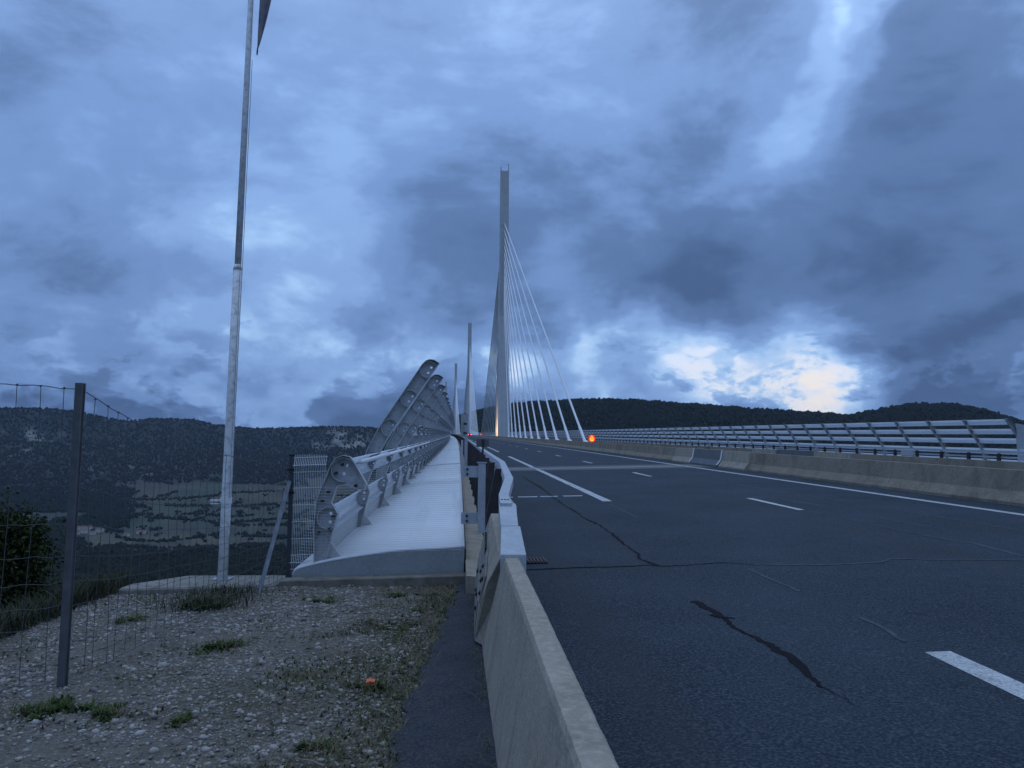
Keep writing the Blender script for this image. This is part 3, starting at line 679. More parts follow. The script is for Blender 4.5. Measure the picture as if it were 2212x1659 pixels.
# faint worn arrows / scuffs
def ribbon(name, pts, w, m, jag=.02, lift=.004, step=.12):
    P = [Vector((x, y, 0)) for x, y in pts]; out = []
    for i in range(len(P) - 1):
        n = max(1, int((P[i + 1] - P[i]).length / step))
        for k in range(n): out.append(P[i].lerp(P[i + 1], k / n))
    out.append(P[-1]); rings = []; N_ = len(out)
    for i, p in enumerate(out):
        t = (out[min(i + 1, N_ - 1)] - out[max(i - 1, 0)]).normalized(); s = Vector((-t.y, t.x, 0))
        ww = w(i / (N_ - 1)) if callable(w) else w
        c = p + s * random.gauss(0, jag * .7)
        a, b = c + s * (ww / 2 + random.uniform(-jag, jag) * .4), c - s * (ww / 2 + random.uniform(-jag, jag) * .4)
        rings.append([dk(q.x, q.y, crown(q.x) + lift) for q in (a, b)])
    mb = MB(); mb.loft(rings, False); return mb.build(name, m, road)
ribbon('crack_seal', [(2.52, 30.3), (2.59, 24.4)], lambda t: .03 + .05 * t, M_tar, .03)
ribbon('crack_seal', [(2.59, 24.4), (2.53, 20.1), (2.54, 17.9), (2.55, 15.9), (2.64, 14.2), (2.6, 12.8), (2.56, 11.9), (2.55, 11.1), (2.51, 10.65), (2.53, 10.17), (2.60, 9.98)], lambda t: .042 + .014 * math.sin(t * 40), M_tar, .03)
ribbon('crack_seal', [(.80, 9.93), (1.55, 10.0), (2.09, 9.97), (2.47, 10.05), (2.68, 9.91), (3.07, 9.99), (3.47, 10.07), (3.83, 9.87)], lambda t: .055 * (1 - .6 * t), M_tar, .022, .006)
ribbon('pale_crack', [(3.8, 9.87), (4.8, 9.68), (5.47, 9.79), (5.71, 9.97), (5.94, 9.93), (7.3, 9.64), (9.5, 9.6)], lambda t: .07 * (1 - .5 * t), M_scuff, .03, .005)
ribbon('tar_patch', [(2.42, 7.9), (2.46, 7.49), (2.47, 7.2), (2.45, 6.66), (2.52, 6.31), (2.55, 5.94), (2.54, 5.71), (2.48, 5.44), (2.45, 5.19)], lambda t: .062 + .026 * math.sin(t * 9 + 1) if t < .85 else .06 * (1 - t) / .15 + .010, M_tar, .016, .004, .05)
ribbon('tar_patch', [(2.36, 7.30), (2.56, 7.12)], lambda t: .07 * math.sin(PI * min(max(t, .05), .95)), M_tar, .012, .007, .04)
ribbon('tar_patch', [(2.46, 5.25), (2.5, 4.96), (2.51, 4.75)], lambda t: .014 * (1 - t) + .002, M_tar, .01, .006, .05)
for pts, w in (([(7.46, 12.05), (7.65, 11.1), (7.52, 9.92)], .08), ([(8.02, 18.7), (8.18, 16.85)], .10), ([(3.71, 7.04), (3.70, 6.57), (3.64, 6.21)], .05), ([(8.85, 24.2), (8.95, 20.6), (9.3, 17.8)], .09), ([(7.4, 16.0), (7.5, 12.2)], .05), ([(9.2, 15.5), (9.3, 12.6), (9.25, 10.5)], .06), ([(8.1, 14.8), (8.2, 13.0)], .06), ([(5.4, 33.0), (5.7, 33.9)], .18), ([(5.7, 33.0), (5.45, 33.8)], .18), ([(3.62, 18.4), (3.6, 15.5)], .05), ([(3.63, 9.6), (3.66, 8.2)], .04)):
    ribbon('tyre_scuff', pts, w, M_scuff, .015)
# expansion joint across both carriageways
jm = mat('joint_concrete', (.12, .12, .118), .85, var=(.09, .09, .09), vscale=2)
for x0, x1 in ((.75, 11.9), (17.3, 28.2)):
    for y0, y1 in ((35.2, 36.6), (37.6, 39.2)): road_strip('joint_strip', x0, x1, y0, y1, jm, road, .004)
    mb = MB()
    for k in range(5): mb.loft([[dk(x, y, crown(x) + .006) for x in (x0, x1)] for y in (36.66 + k * .19, 36.76 + k * .19)], False)
    mb.build('joint_rail', M_steel, road)
# drain grate by the barrier
dr = empty('drain_grate', dk(1.02, 10.6, crown(1.02)), 'rusty drain grate in the road at the end of the concrete barrier', 'drain')
MB().box(.86, 1.20, 10.36, 10.86, 0, .012).build('frame_plate', M_blk, dr).location = Vector(dr.location) * 0 + Vector((0, 0, .345))
for k in range(7):
    x = .885 + k * .046; b = MB().box(x, x + .022, 10.38, 10.84, .358, .372).build('bar', mat('rust', (.085, .06, .05), .8) if k == 0 else bpy.data.materials['rust'], dr)

# ================================================================== MEDIAN
def median():
    mb = MB(); strip(mb, [(12.75, .33), (14.6, .42), (16.45, .33)], -10, 2520, False); o = mb.build('median', mat('median_gravel', (.12, .11, .09), .95, var=(.08, .075, .06), vscale=2), None); tag(o, kind='structure')
median()
def nj(xb, side, top=.76):                # one faced concrete barrier: xb toe, side +1 leans away to the right
    zb = crown(xb)
    p = [(0, 0), (0, .07), (.18, .30), (.27, top), (.47, top), (.55, .0)]
    return [(xb + side * x, zb + z) for x, z in p]
def median_barrier(xb, side, label, segs):
    o = empty('median_barrier', dk(xb, 0, 0), label, 'barrier')
    for y0, y1, m, nm, gr in segs:
        pr = nj(xb, side)
        if gr: pr = [(x - side * gr, z + (gr * .6 if i > 1 else 0)) for i, (x, z) in enumerate(pr)]
        mb = MB(); strip(mb, pr, y0, y1); mb.build(nm, m, o, bevel=0)
    return o
M_cover = mat('dark_steel_cover', (.13, .14, .145), .6, .1, var=(.10, .105, .11), vscale=2)
segs = []
y = -10.0
while y < 31.5:
    y1 = min(31.9, y + 10.4); segs.append((y, y1 - .015, M_conc_old, 'concrete_segment', 0)); y = y1
segs += [(31.95, 35.3, M_conc, 'end_block', .02), (35.32, 39.6, M_cover, 'steel_cover', .05), (39.62, 43.0, M_conc, 'end_block', .02)]
y = 43.02
for y1 in (63, 83, 110, 150, 210, 300, 450, 700, 1100, 1700, 2500): segs.append((y, y1 - .02, M_conc_old, 'concrete_segment', 0)); y = y1
b1 = median_barrier(12.06, 1, 'long stained concrete median barrier along the near carriageway', segs)
segs2 = [(s0, s1, m, n, g_) for s0, s1, m, n, g_ in segs]
b2 = median_barrier(17.14, -1, 'second concrete median barrier, behind the near one, facing the far carriageway', segs2)
# bright joint lips of the cover plate
for yy in (35.31, 39.61):
    mb = MB(); pr = [(x - .07, z + .04) for x, z in nj(12.06, 1)][1:4]; strip(mb, pr + [(x + .03, z) for x, z in reversed(pr)], yy - .06, yy + .06); mb.build('joint_lip', M_white, b1)

# ================================================================== NEAR CONCRETE BARRIER (left of the road) + transition + steel barrier
cb = empty('concrete_barrier', dk(.4, 0, 0), 'near pale concrete barrier with worn flat top running up from the bottom edge', 'barrier')
prof = [(.215, -.05), (.350, .775), (.362, .80), (.463, .80), (.475, .79), (.56, .33), (.74, .09), (.74, -.02)]
def worn_barrier(y0, y1, slant):
    rings = []; ch = 0.0
    for y in np.arange(y0, y1 + .001, .045):
        ch = max(0, ch - .003) if random.random() > .025 else random.uniform(.003, .009)
        j = lambda s_=.0007: random.gauss(0, s_)
        w = noise.noise(Vector((y * .8, 0, 3))) * .004
        t = max(0, (y - (y1 - .5)) / .5) if slant else 0
        ring = []
        for i, (x, z) in enumerate(prof):
            dx = dz = 0
            if i in (1, 2): dx = ch * .7 + j(); dz = -ch * .8 + j()
            if i in (3, 4): dx = -abs(j(.0009)); dz = -abs(j(.0009))
            ring.append(dk(x + dx + w, y + t * .62 * max(0, 1 - z / .8), z + dz))
        rings.append(ring)
    return MB().loft(rings).build('concrete_segment', M_conc, cb)
worn_barrier(-4, 2.235, False); worn_barrier(2.25, 6.04, True)
# transition block (concrete, with bolted plates on its back)
tb = empty('barrier_transition', dk(.4, 6, 0), 'bolted concrete and steel transition piece between concrete barrier and steel guardrail', 'barrier')
blk = [[dk(*p) for p in [(.150, 6.80, -.03), (.178, 6.58, .3), (.240, 6.34, .55), (.328, 6.075, .785), (.46, 6.075, .785), (.46, 6.075, -.03)]],
       [dk(*p) for p in [(.170, 7.6, -.03), (.200, 7.5, .3), (.262, 7.4, .57), (.345, 7.3, .815), (.48, 7.3, .815), (.50, 7.3, -.03)]],
       [dk(*p) for p in [(.205, 8.9, -.03), (.235, 8.9, .3), (.29, 8.9, .60), (.37, 8.9, .84), (.50, 8.9, .84), (.52, 8.9, -.03)]]]
mb = MB(); mb.loft(blk); mb.build('concrete_block', M_conc, tb, bevel=.008)
def on_back(y, z):       # a point on the back (left) face of the block
    t = (y - 6.4) / 2.5; u = [.150, .178, .240, .328]; v = [.205, .235, .29, .37]
    return float(np.interp(z, [0, .3, .57, .82], [a_ + (b_ - a_) * t for a_, b_ in zip(u, v)]))
def back_plate(y0, y1, za0, za1, zb0, zb1, m, name, th=.012):
    rings = []
    for t in np.linspace(0, 1, 9):
        y = y0 + (y1 - y0) * t; lo = za0 + (zb0 - za0) * t; hi = za1 + (zb1 - za1) * t; zs = np.linspace(lo, hi, 4)
        rings.append([dk(on_back(y, z) - .002, y, z) for z in zs] + [dk(on_back(y, z) - .002 - th, y, z) for z in reversed(zs)])
    return MB().loft(rings).build(name, m, tb)
M_plate = mat('weathered_plate', (.30, .275, .24), .85, .1, var=(.22, .205, .185), vscale=5, var2=(.15, .14, .125), v2scale=14)
back_plate(6.55, 8.75, .34, .56, .50, .80, M_plate, 'splice_plate')
back_plate(6.80, 8.75, .02, .30, .06, .46, M_plate, 'splice_plate')
for y, z in ((6.66, .40), (6.75, .50), (6.95, .45), (7.15, .54), (7.35, .46), (7.0, .20), (7.3, .26), (7.7, .22), (8.1, .33)):
    x = on_back(y, z); p = dk(x - .014, y, z); b_ = MB().tube([p, p + Vector((-.016, 0, .002))], .015, 6).box(p.x - .006, p.x + .001, p.y - .045, p.y + .045, p.z - .022, p.z + .022); b_.build('bolt', M_blk, tb)
mb = MB()
for k in range(7):
    y = 7.5 + k * .13; zc = .62 + .006 * k; x = on_back(y, zc); p = dk(x - .012, y, zc - .07); mb.box(p.x - .012, p.x + .006, p.y - .035, p.y + .035, p.z - .02, p.z + .12)
mb.build('expansion_comb', M_dark, tb)
# sloping cover sheet
def boxloft(secs):
    return MB().loft([[dk(x0, y, z0), dk(x1, y, z0), dk(x1, y, z1), dk(x0, y, z1)] for y, x0, x1, z0, z1 in secs])
boxloft([(6.0, .325, .525, .60, .825), (6.85, .375, .545, .66, .94)]).build('cover_sheet', M_gsheet, tb, bevel=.006)
boxloft([(6.852, .372, .528, .70, .945), (7.6, .392, .56, .85, 1.07)]).build('cover_sheet', M_gsheet, tb, bevel=.006)
boxloft([(7.5, .40, .515, 1.0, 1.085), (7.85, .402, .505, 1.04, 1.14), (8.9, .525, .625, 1.15, 1.25), (12.5, .645, .74, 1.18, 1.30)]).build('rising_rail', M_gsheet, tb, bevel=.006)
for k in range(6):
    p = dk(.425 + .03 * (k % 3), 7.62 + .09 * (k // 3), 1.088); MB().tube([p, p + Vector((0, 0, .022))], .011, 6).build('bolt', M_dark, tb)

gb = empty('steel_guardrail', dk(.6, 12.5, 0), 'steel guardrail on dark posts along the left road edge', 'guardrail')
boxp = [(.645, 1.18), (.74, 1.18), (.74, 1.30), (.645, 1.30)]
ye = [12.5, 24.5, 36.5, 60, 100, 160, 260, 420, 700, 1200, 2500]
for a, b in zip(ye, ye[1:]): mb = MB(); strip(mb, boxp, a + (.01 if a > 12.6 else 0), b - .01); mb.build('top_rail', M_gsheet, gb)
for zz in (.45, .78):
    for a, b in zip([9.3] + ye[1:], ye[1:]): mb = MB(); strip(mb, [(.60, zz), (.70, zz), (.70, zz + .1), (.60, zz + .1)], a, b - .01); mb.build('lower_rail', M_steel, gb)
pm = MB()
pm.loft([[(-.20, -.06, -.05), (-.01, -.06, -.05), (-.01, .06, -.05), (-.20, .06, -.05)], [(-.17, -.06, .55), (.0, -.06, .55), (.0, .06, .55), (-.17, .06, .55)], [(-.05, -.06, 1.16), (.055, -.06, 1.16), (.055, .06, 1.16), (-.05, .06, 1.16)]])
pm.box(-.24, .03, -.10, .10, -.08, -.02)
pme = pm.mesh('post', M_dark)
NPOST = 150
for k in range(NPOST):
    y = 10.9 + 2.4 * k; inst('post', pme, gb, dk(.56, y, .10), dyaw(y))
mb = MB()
for k in range(NPOST, 1030):
    y = 10.9 + 2.4 * k; p = dk(.56, y, .1); mb.box(p.x - .15, p.x + .04, y - .06, y + .06, p.z, p.z + 1.16)
tag(mb.build('far_posts', M_dark, gb), kind='stuff')

# edge kerb between guardrail and fairing
mb = MB(); strip(mb, [(.10, -.10), (.40, -.10), (.40, .10), (.10, .12)], 9.0, 2500); tag(mb.build('kerb', M_conc), kind='structure')

# ================================================================== VIADUCT DECK + FAIRING
vd = empty('viaduct_deck', dk(0, 10.1, 0), 'white steel bridge deck with smooth curved edge fairing beside the road', 'bridge')
FAIR = [(.085, .304), (-.33, .275), (-.72, .256), (-1.11, .208), (-1.49, .150), (-1.743, .103), (-2.03, .030), (-2.08, -.01), (-2.10, -.10), (-2.10, -.32), (-2.06, -.6)]
def smooth_prof(p, n=3):
    out = []
    for i in range(len(p) - 1):
        a = Vector(p[max(i - 1, 0)]); b = Vector(p[i]); c = Vector(p[i + 1]); d = Vector(p[min(i + 2, len(p) - 1)])
        for k in range(n):
            t = k / n; out.append(tuple(.5 * ((2 * b) + (-a + c) * t + (2 * a - 5 * b + 4 * c - d) * t * t + (-a + 3 * b - 3 * c + d) * t ** 3)))
    return out + [p[-1]]
FS = smooth_prof(FAIR)
def fairing(y0, y1, sx=1, off=0.0, name='fairing_panel'):
    pr = [(x, z) for x, z in FS] if sx > 0 else [(29.2 - x, z - .1) for x, z in FS]
    mb = MB(); rings = [[dk(x, y, z) for x, z in pr] for y in ysteps(y0, y1)]; mb.loft(rings, False)
    o = mb.build(name, M_white, vd, smooth=True); md = o.modifiers.new('s', 'SOLIDIFY'); md.thickness = .03; md.offset = 1 if sx < 0 else -1
    return o
fy = [10.12, 23.6, 37.2]
for a, b in zip(fy, fy[1:]): fairing(a + .006, b - .006)
fy2 = [37.9, 70, 110, 200, 500, 2480]
for a, b in zip(fy2, fy2[1:]): fairing(a + .006, b - .006)
mb = MB(); strip(mb, [(x, z - .035) for x, z in FS[:22]], 37.1, 38.0, False); mb.build('joint_gap', M_dark, vd)
for a, b in ((38, 60), (60, 100), (100, 200), (200, 400), (400, 900), (900, 2480)): fairing(a + .006, b - .006, -1)
# end face under the near end of the fairing
endp = [dk(x, 10.10, z - .03) for x, z in FS if x > -2.12] ; lowp = [dk(-2.06, 10.10, -.30), dk(.07, 10.10, -.30)]
ring = endp + lowp
MB().loft([ring, [p + Vector((0, .02, 0)) for p in ring]]).build('end_plate', M_grey, vd)
mb = MB(); strip(mb, [(.06, -.28), (.105, -.28), (.105, .26), (.06, .26)], 10.14, 37); mb.build('edge_gap', M_dark, vd)
# deck girder below
mb = MB(); strip(mb, [(-2.5, -.9), (2.5, -4.2), (26.7, -4.2), (31.7, -.9), (29, -.25), (.2, -.25)], 45, 2490); mb.build('box_girder', M_grey, vd)

# concrete sill in front of the fairing
sl = MB().loft([[(x, 9.86, z) for x, z in ((-2.2, 0), (.11, .02), (.11, .265), (-2.2, .205))], [(x, 10.085, z) for x, z in ((-2.2, 0), (.11, .02), (.11, .275), (-2.2, .215))]]).build('concrete_sill', mat('sill_concrete', (.24, .215, .18), .95, var=(.17, .15, .125), vscale=3, var2=(.10, .095, .07), v2scale=7), bevel=.01)
tag(sl, 'low concrete sill under the near end of the white fairing', 'sill')
# plinth around the flagpole
pl_v = [(-4.02, 9.62), (-3.92, 9.56), (-2.24, 9.86), (-2.24, 10.62), (-3.55, 10.62), (-4.02, 9.9)]
tag(MB().loft([[(x, y, -.5) for x, y in pl_v], [(x, y, .145) for x, y in pl_v], [(x + (.02 if x < -3 else -.02), y + (.02 if y < 10 else -.02), .165) for x, y in pl_v]]).build('concrete_plinth', mat('plinth_concrete', (.30, .28, .24), .9, var=(.20, .185, .16), vscale=3, var2=(.12, .11, .09), v2scale=9, bump=.3)), 'flat concrete plinth carrying the flagpole', 'plinth')

# ================================================================== WIND SCREENS
def arc(c, r, a0, a1, n): return [(c[0] + r * math.cos(a0 + (a1 - a0) * i / n), c[1] + r * math.sin(a0 + (a1 - a0) * i / n)) for i in range(n + 1)]
ARM = [(-1.82, .06), (-1.84, .5), (-1.82, .9), (-1.76, 1.12), (-1.59, 1.52), (-1.42, 1.85), (-.68, 2.985), (-.62, 3.045), (-.55, 3.07), (-.47, 3.06), (-.376, 3.0), (-1.135, 1.864), (-1.364, 1.464), (-1.47, 1.22), (-1.60, .86), (-1.55, .70), (-1.60, .52), (-1.70, .06)]
SHORT = [(-1.84, .06), (-1.86, .5), (-1.84, .86), (-1.78, 1.04), (-1.725, 1.16), (-1.67, 1.32), (-1.60, 1.42), (-1.51, 1.455), (-1.42, 1.435), (-1.36, 1.36), (-1.20, 1.09), (-1.22, 1.0), (-1.29, 1.0), (-1.44, 1.06), (-1.57, 1.05), (-1.64, .84), (-1.55, .70), (-1.58, .58), (-1.70, .06)]
SCAL = [((-.57, 2.88), .145), ((-.90, 2.36), .145), ((-1.235, 1.84), .145), ((-1.50, 1.26), .15), ((-1.68, .64), .135)]
ADIR = [Vector((.51, .86)), Vector((.55, .835)), Vector((.53, .85)), Vector((.40, .92)), Vector((.03, 1.0))]
def plate(mb, outline, holes, y, th):
    polys = [[Vector((x, z, 0)) for x, z in outline]] + [[Vector((x, z, 0)) for x, z in h] for h in holes]
    tris = tessellate_polygon(polys); flat = [p for q in polys for p in q]; n = len(flat)
    mb.add([(p.x, y, p.y) for p in flat] + [(p.x, y + th, p.y) for p in flat], [tuple(t) for t in tris] + [tuple(i + n for i in reversed(t)) for t in tris])
def band(mb, pts, y0, y1, th=.01, closed=False):
    n = len(pts); rings = []
    for i, p in enumerate(pts):
        a = Vector(pts[(i - 1) % n] if closed or i else pts[0]); b = Vector(pts[(i + 1) % n] if closed or i < n - 1 else pts[-1])
        t = (b - a).normalized(); nn = Vector((-t.y, t.x)) * th
        rings.append([(p[0], y0, p[1]), (p[0], y1, p[1]), (p[0] - nn.x, y1, p[1] - nn.y), (p[0] - nn.x, y0, p[1] - nn.y)])
    mb.loft(rings, True, True)
def scal_geo(i):
    c, r = SCAL[i]; t = ADIR[i]; n = Vector((-t.y, t.x)); a = math.atan2(n.y, n.x); return c, r, a, t
def make_arm(outline, scs, bolts=()):
    mb = MB(); holes = []
    for i in scs:
        c, r, a, t = scal_geo(i)
        for s_ in (-.055, .055):
            h = (c[0] + t.x * s_ + .02, c[1] + t.y * s_); holes.append(arc(h, .021, 0, 2 * PI * .9, 9))
    plate(mb, outline, holes, 0, .012)
    band(mb, outline, -.10, 0.0, .012)
    for i in scs:
        c, r, a, t = scal_geo(i); band(mb, arc(c, r, a - R(118), a + R(118), 14), -.085, -.001, .010)
    return mb
M_arm = mat('pale_grey_paint', (.50, .51, .51), .5, .0, var=(.43, .44, .445), vscale=5, var2=(.33, .34, .345), v2scale=16)
arm_me = make_arm(ARM, (0, 1, 2, 3, 4)).mesh('arm', M_arm)
short_me = make_arm(SHORT, (3, 4)).mesh('arm', M_arm)
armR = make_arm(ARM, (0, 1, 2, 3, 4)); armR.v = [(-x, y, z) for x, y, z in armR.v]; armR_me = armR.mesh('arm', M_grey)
SP = 3.54; Y0 = 13.8
ws = empty('wind_screen', dk(-1.8, 10.26, .06), 'near wind screen of curved grey arms rising beside the white fairing', 'wind screen')
inst('arm', short_me, ws, dk(0, 10.26, 0))
for i, (x, z) in enumerate([(-1.52, 1.33), (-1.60, 1.22), (-1.34, 1.06), (-1.69, .98), (-1.76, .86), (-1.66, .50), (-1.80, .45), (-1.62, .66)]):
    MB().tube([dk(x, 10.16, z), dk(x, 10.27, z)], .019, 8).build('bolt', M_dark, ws)
NA = 62
for i in range(NA): y = Y0 + SP * i; inst('arm', arm_me, ws, dk(0, y, 0), dyaw(y))
def far_arms(mb, i0, i1, mirror, dz=0.0):
    o_ = [ARM[k] for k in (0, 2, 4, 6, 8, 10, 12, 15, 17)]
    for i in range(i0, i1):
        y = (Y0 if not mirror else 43.3) + SP * i
        pts = [((29.1 - x) if mirror else x, z + dz) for x, z in o_]
        mb.loft([[dk(x, y - .05, z) for x, z in pts], [dk(x, y + .05, z) for x, z in pts]])
mb = MB(); far_arms(mb, NA, 690, False); tag(mb.build('far_arms', M_arm, ws), kind='stuff')
def slat_prof(i):
    c, r, a, t = scal_geo(i); r = .172
    o_ = arc((c[0] + .055, c[1] - .03), r, a - R(80), a + R(80), 8); n_ = arc((c[0] + .055, c[1] - .03), r - .012, a + R(80), a - R(80), 8); return o_ + n_
def slat_mesh(prof, L, mirror=False):
    mb = MB(); sg = -1 if mirror else 1
    mb.loft([[(sg * x, .02, z) for x, z in prof], [(sg * x, L - .02, z + SLOPE * L) for x, z in prof]]); me = mb.mesh('slat', M_slat); me.shade_smooth(); me.set_sharp_from_angle(angle=R(40)); return me
START = [8, 5, 2, -1, -1]; NSL = 26
for r_ in range(5):
    me = slat_mesh(slat_prof(r_), SP)
    for i in range(START[r_], NSL):
        y = Y0 + SP * i; inst('slat', me, ws, dk(0, y, 0), dyaw(y))
mb = MB()
for r_ in range(5): strip(mb, slat_prof(r_), Y0 + SP * NSL, 2480)
tag(mb.build('far_slats', M_slat, ws), kind='stuff')
pan = MB().loft([[(x, .02, z) for x, z in ((-1.78, .06), (-1.765, .06), (-1.715, .50), (-1.73, .50))], [(x, SP - .02, z + SLOPE * SP) for x, z in ((-1.78, .06), (-1.765, .06), (-1.715, .50), (-1.73, .50))]]).mesh('toe_panel', M_arm)
for i in range(-1, 40): y = Y0 + SP * i; inst('toe_panel', pan, ws, dk(0, y, 0), dyaw(y))
mb = MB(); strip(mb, [(-1.78, .06), (-1.765, .06), (-1.715, .50), (-1.73, .50)], Y0 + SP * 40, 2480); tag(mb.build('far_toe_panels', M_grey, ws), kind='stuff')
gus = MB().loft([[(-1.72, -.02, .42), (-1.50, -.02, .135), (-1.76, -.02, .10)], [(-1.72, .02, .42), (-1.50, .02, .135), (-1.76, .02, .10)]]).mesh('gusset', M_arm)
for i in range(-1, 40): y = Y0 + SP * i; inst('gusset', gus, ws, dk(0, y, 0), dyaw(y))
mb = MB(); mb.tube([dk(-1.28, y, 1.365) for y in (10.3, 16, 22, 28, 33.5)], .030, 10); mb.build('hand_rail', M_white, ws, smooth=True)
mb = MB(); mb.tube([dk(-1.28, y, 1.365) for y in (34.2, 50, 80, 120, 200, 400)], .018, 8); mb.build('hand_rail', M_white, ws, smooth=True)
for y in (10.34, 13.86, 17.4, 20.94, 24.5, 28.0, 31.6): MB().tube([dk(-1.28, y, 1.365), dk(-1.47, y, 1.30)], .012, 6).build('rail_bracket', M_grey, ws)

wr = empty('wind_screen', dk(30.9, 43.3, 0), 'far wind screen of slanted arms and pale horizontal slats across the road', 'wind screen')
NR = 75; RZ = -.2
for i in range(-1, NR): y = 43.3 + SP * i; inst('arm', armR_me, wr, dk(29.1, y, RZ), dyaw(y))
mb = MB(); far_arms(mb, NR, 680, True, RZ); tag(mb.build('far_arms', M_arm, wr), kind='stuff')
for r_ in range(5):
    me = slat_mesh(slat_prof(r_), SP, True)
    for i in range(-1, 55): y = 43.3 + SP * i; inst('slat', me, wr, dk(29.1, y, RZ), dyaw(y))
mb = MB()
for r_ in range(5): strip(mb, [(29.1 - x, z + RZ) for x, z in slat_prof(r_)], 43.3 + SP * 55, 2480)
tag(mb.build('far_slats', M_slat, wr), kind='stuff')
# pale clear panels closing the near end of the far screen
for y0, y1, x0, z0, z1 in ((35.2, 37.2, 30.25, 2.0, 2.25), (37.25, 39.72, 30.1, 2.25, 2.60)):
    MB().loft([[dk(x0, y0, .1), dk(x0, y1, .1), dk(x0 - .05, y1, z1), dk(x0 - .05, y0, z0)], [dk(x0 + .015, y0, .1), dk(x0 + .015, y1, .1), dk(x0 - .035, y1, z1), dk(x0 - .035, y0, z0)]]).build('end_panel', M_clear, wr)
for y in (36.4, 38.22, 39.74): MB().loft([[dk(30.15, y - .05, .0), dk(30.25, y - .05, .0), dk(30.25, y + .05, .0), dk(30.15, y + .05, .0)], [dk(30.1, y - .05, 2.0), dk(30.2, y - .05, 2.0), dk(30.2, y + .05, 2.0), dk(30.1, y + .05, 2.0)]]).build('end_post', M_grey, wr)

# far guardrail in front of the far screen
gr = empty('steel_guardrail', dk(28.3, 30, 0), 'guardrail with pale rails on dark reddish posts in front of the far wind screen', 'guardrail')
yy = [30, 36, 42, 48, 54, 60, 80, 110, 160, 240, 400, 800, 2480]
for nm, z0, z1, x0, x1, m in (('top_rail', 1.0, 1.13, 28.22, 28.36, M_gsheet), ('middle_rail', .74, .83, 28.25, 28.33, M_gsheet), ('lower_rail', .38, .60, 28.26, 28.34, M_gsheet)):
    for a, b in zip(yy, yy[1:]): mb = MB(); strip(mb, [(x0, z0), (x1, z0), (x1, z1), (x0, z1)], a + .005, b - .005); mb.build(nm, m, gr)
rp = MB(); rp.loft([[(-.07, -.07, 0), (.10, -.07, 0), (.10, .07, 0), (-.07, .07, 0)], [(-.05, -.07, .97), (.06, -.07, .97), (.06, .07, .97), (-.05, .07, .97)]]); rp.box(-.05, -.035, -.11, .11, .30, .92)
rpm = rp.mesh('post', M_rust)
for k in range(150): y = 31.4 + 2.4 * k; inst('post', rpm, gr, dk(28.20, y, .02), dyaw(y))
mb = MB()
for k in range(150, 1010): y = 31.4 + 2.4 * k; p = dk(28.2, y, 0); mb.box(p.x - .06, p.x + .08, y - .07, y + .07, p.z, p.z + .97)
tag(mb.build('far_posts', M_rust, gr), kind='stuff')
bx_ = dk(17.2, 28.6, .36); tag(MB().box(bx_.x - .16, bx_.x + .16, bx_.y - .16, bx_.y + .16, bx_.z + .70, bx_.z + .95).build('junction_box', M_gsheet, bevel=.02), 'small pale box on the second median barrier', 'box')

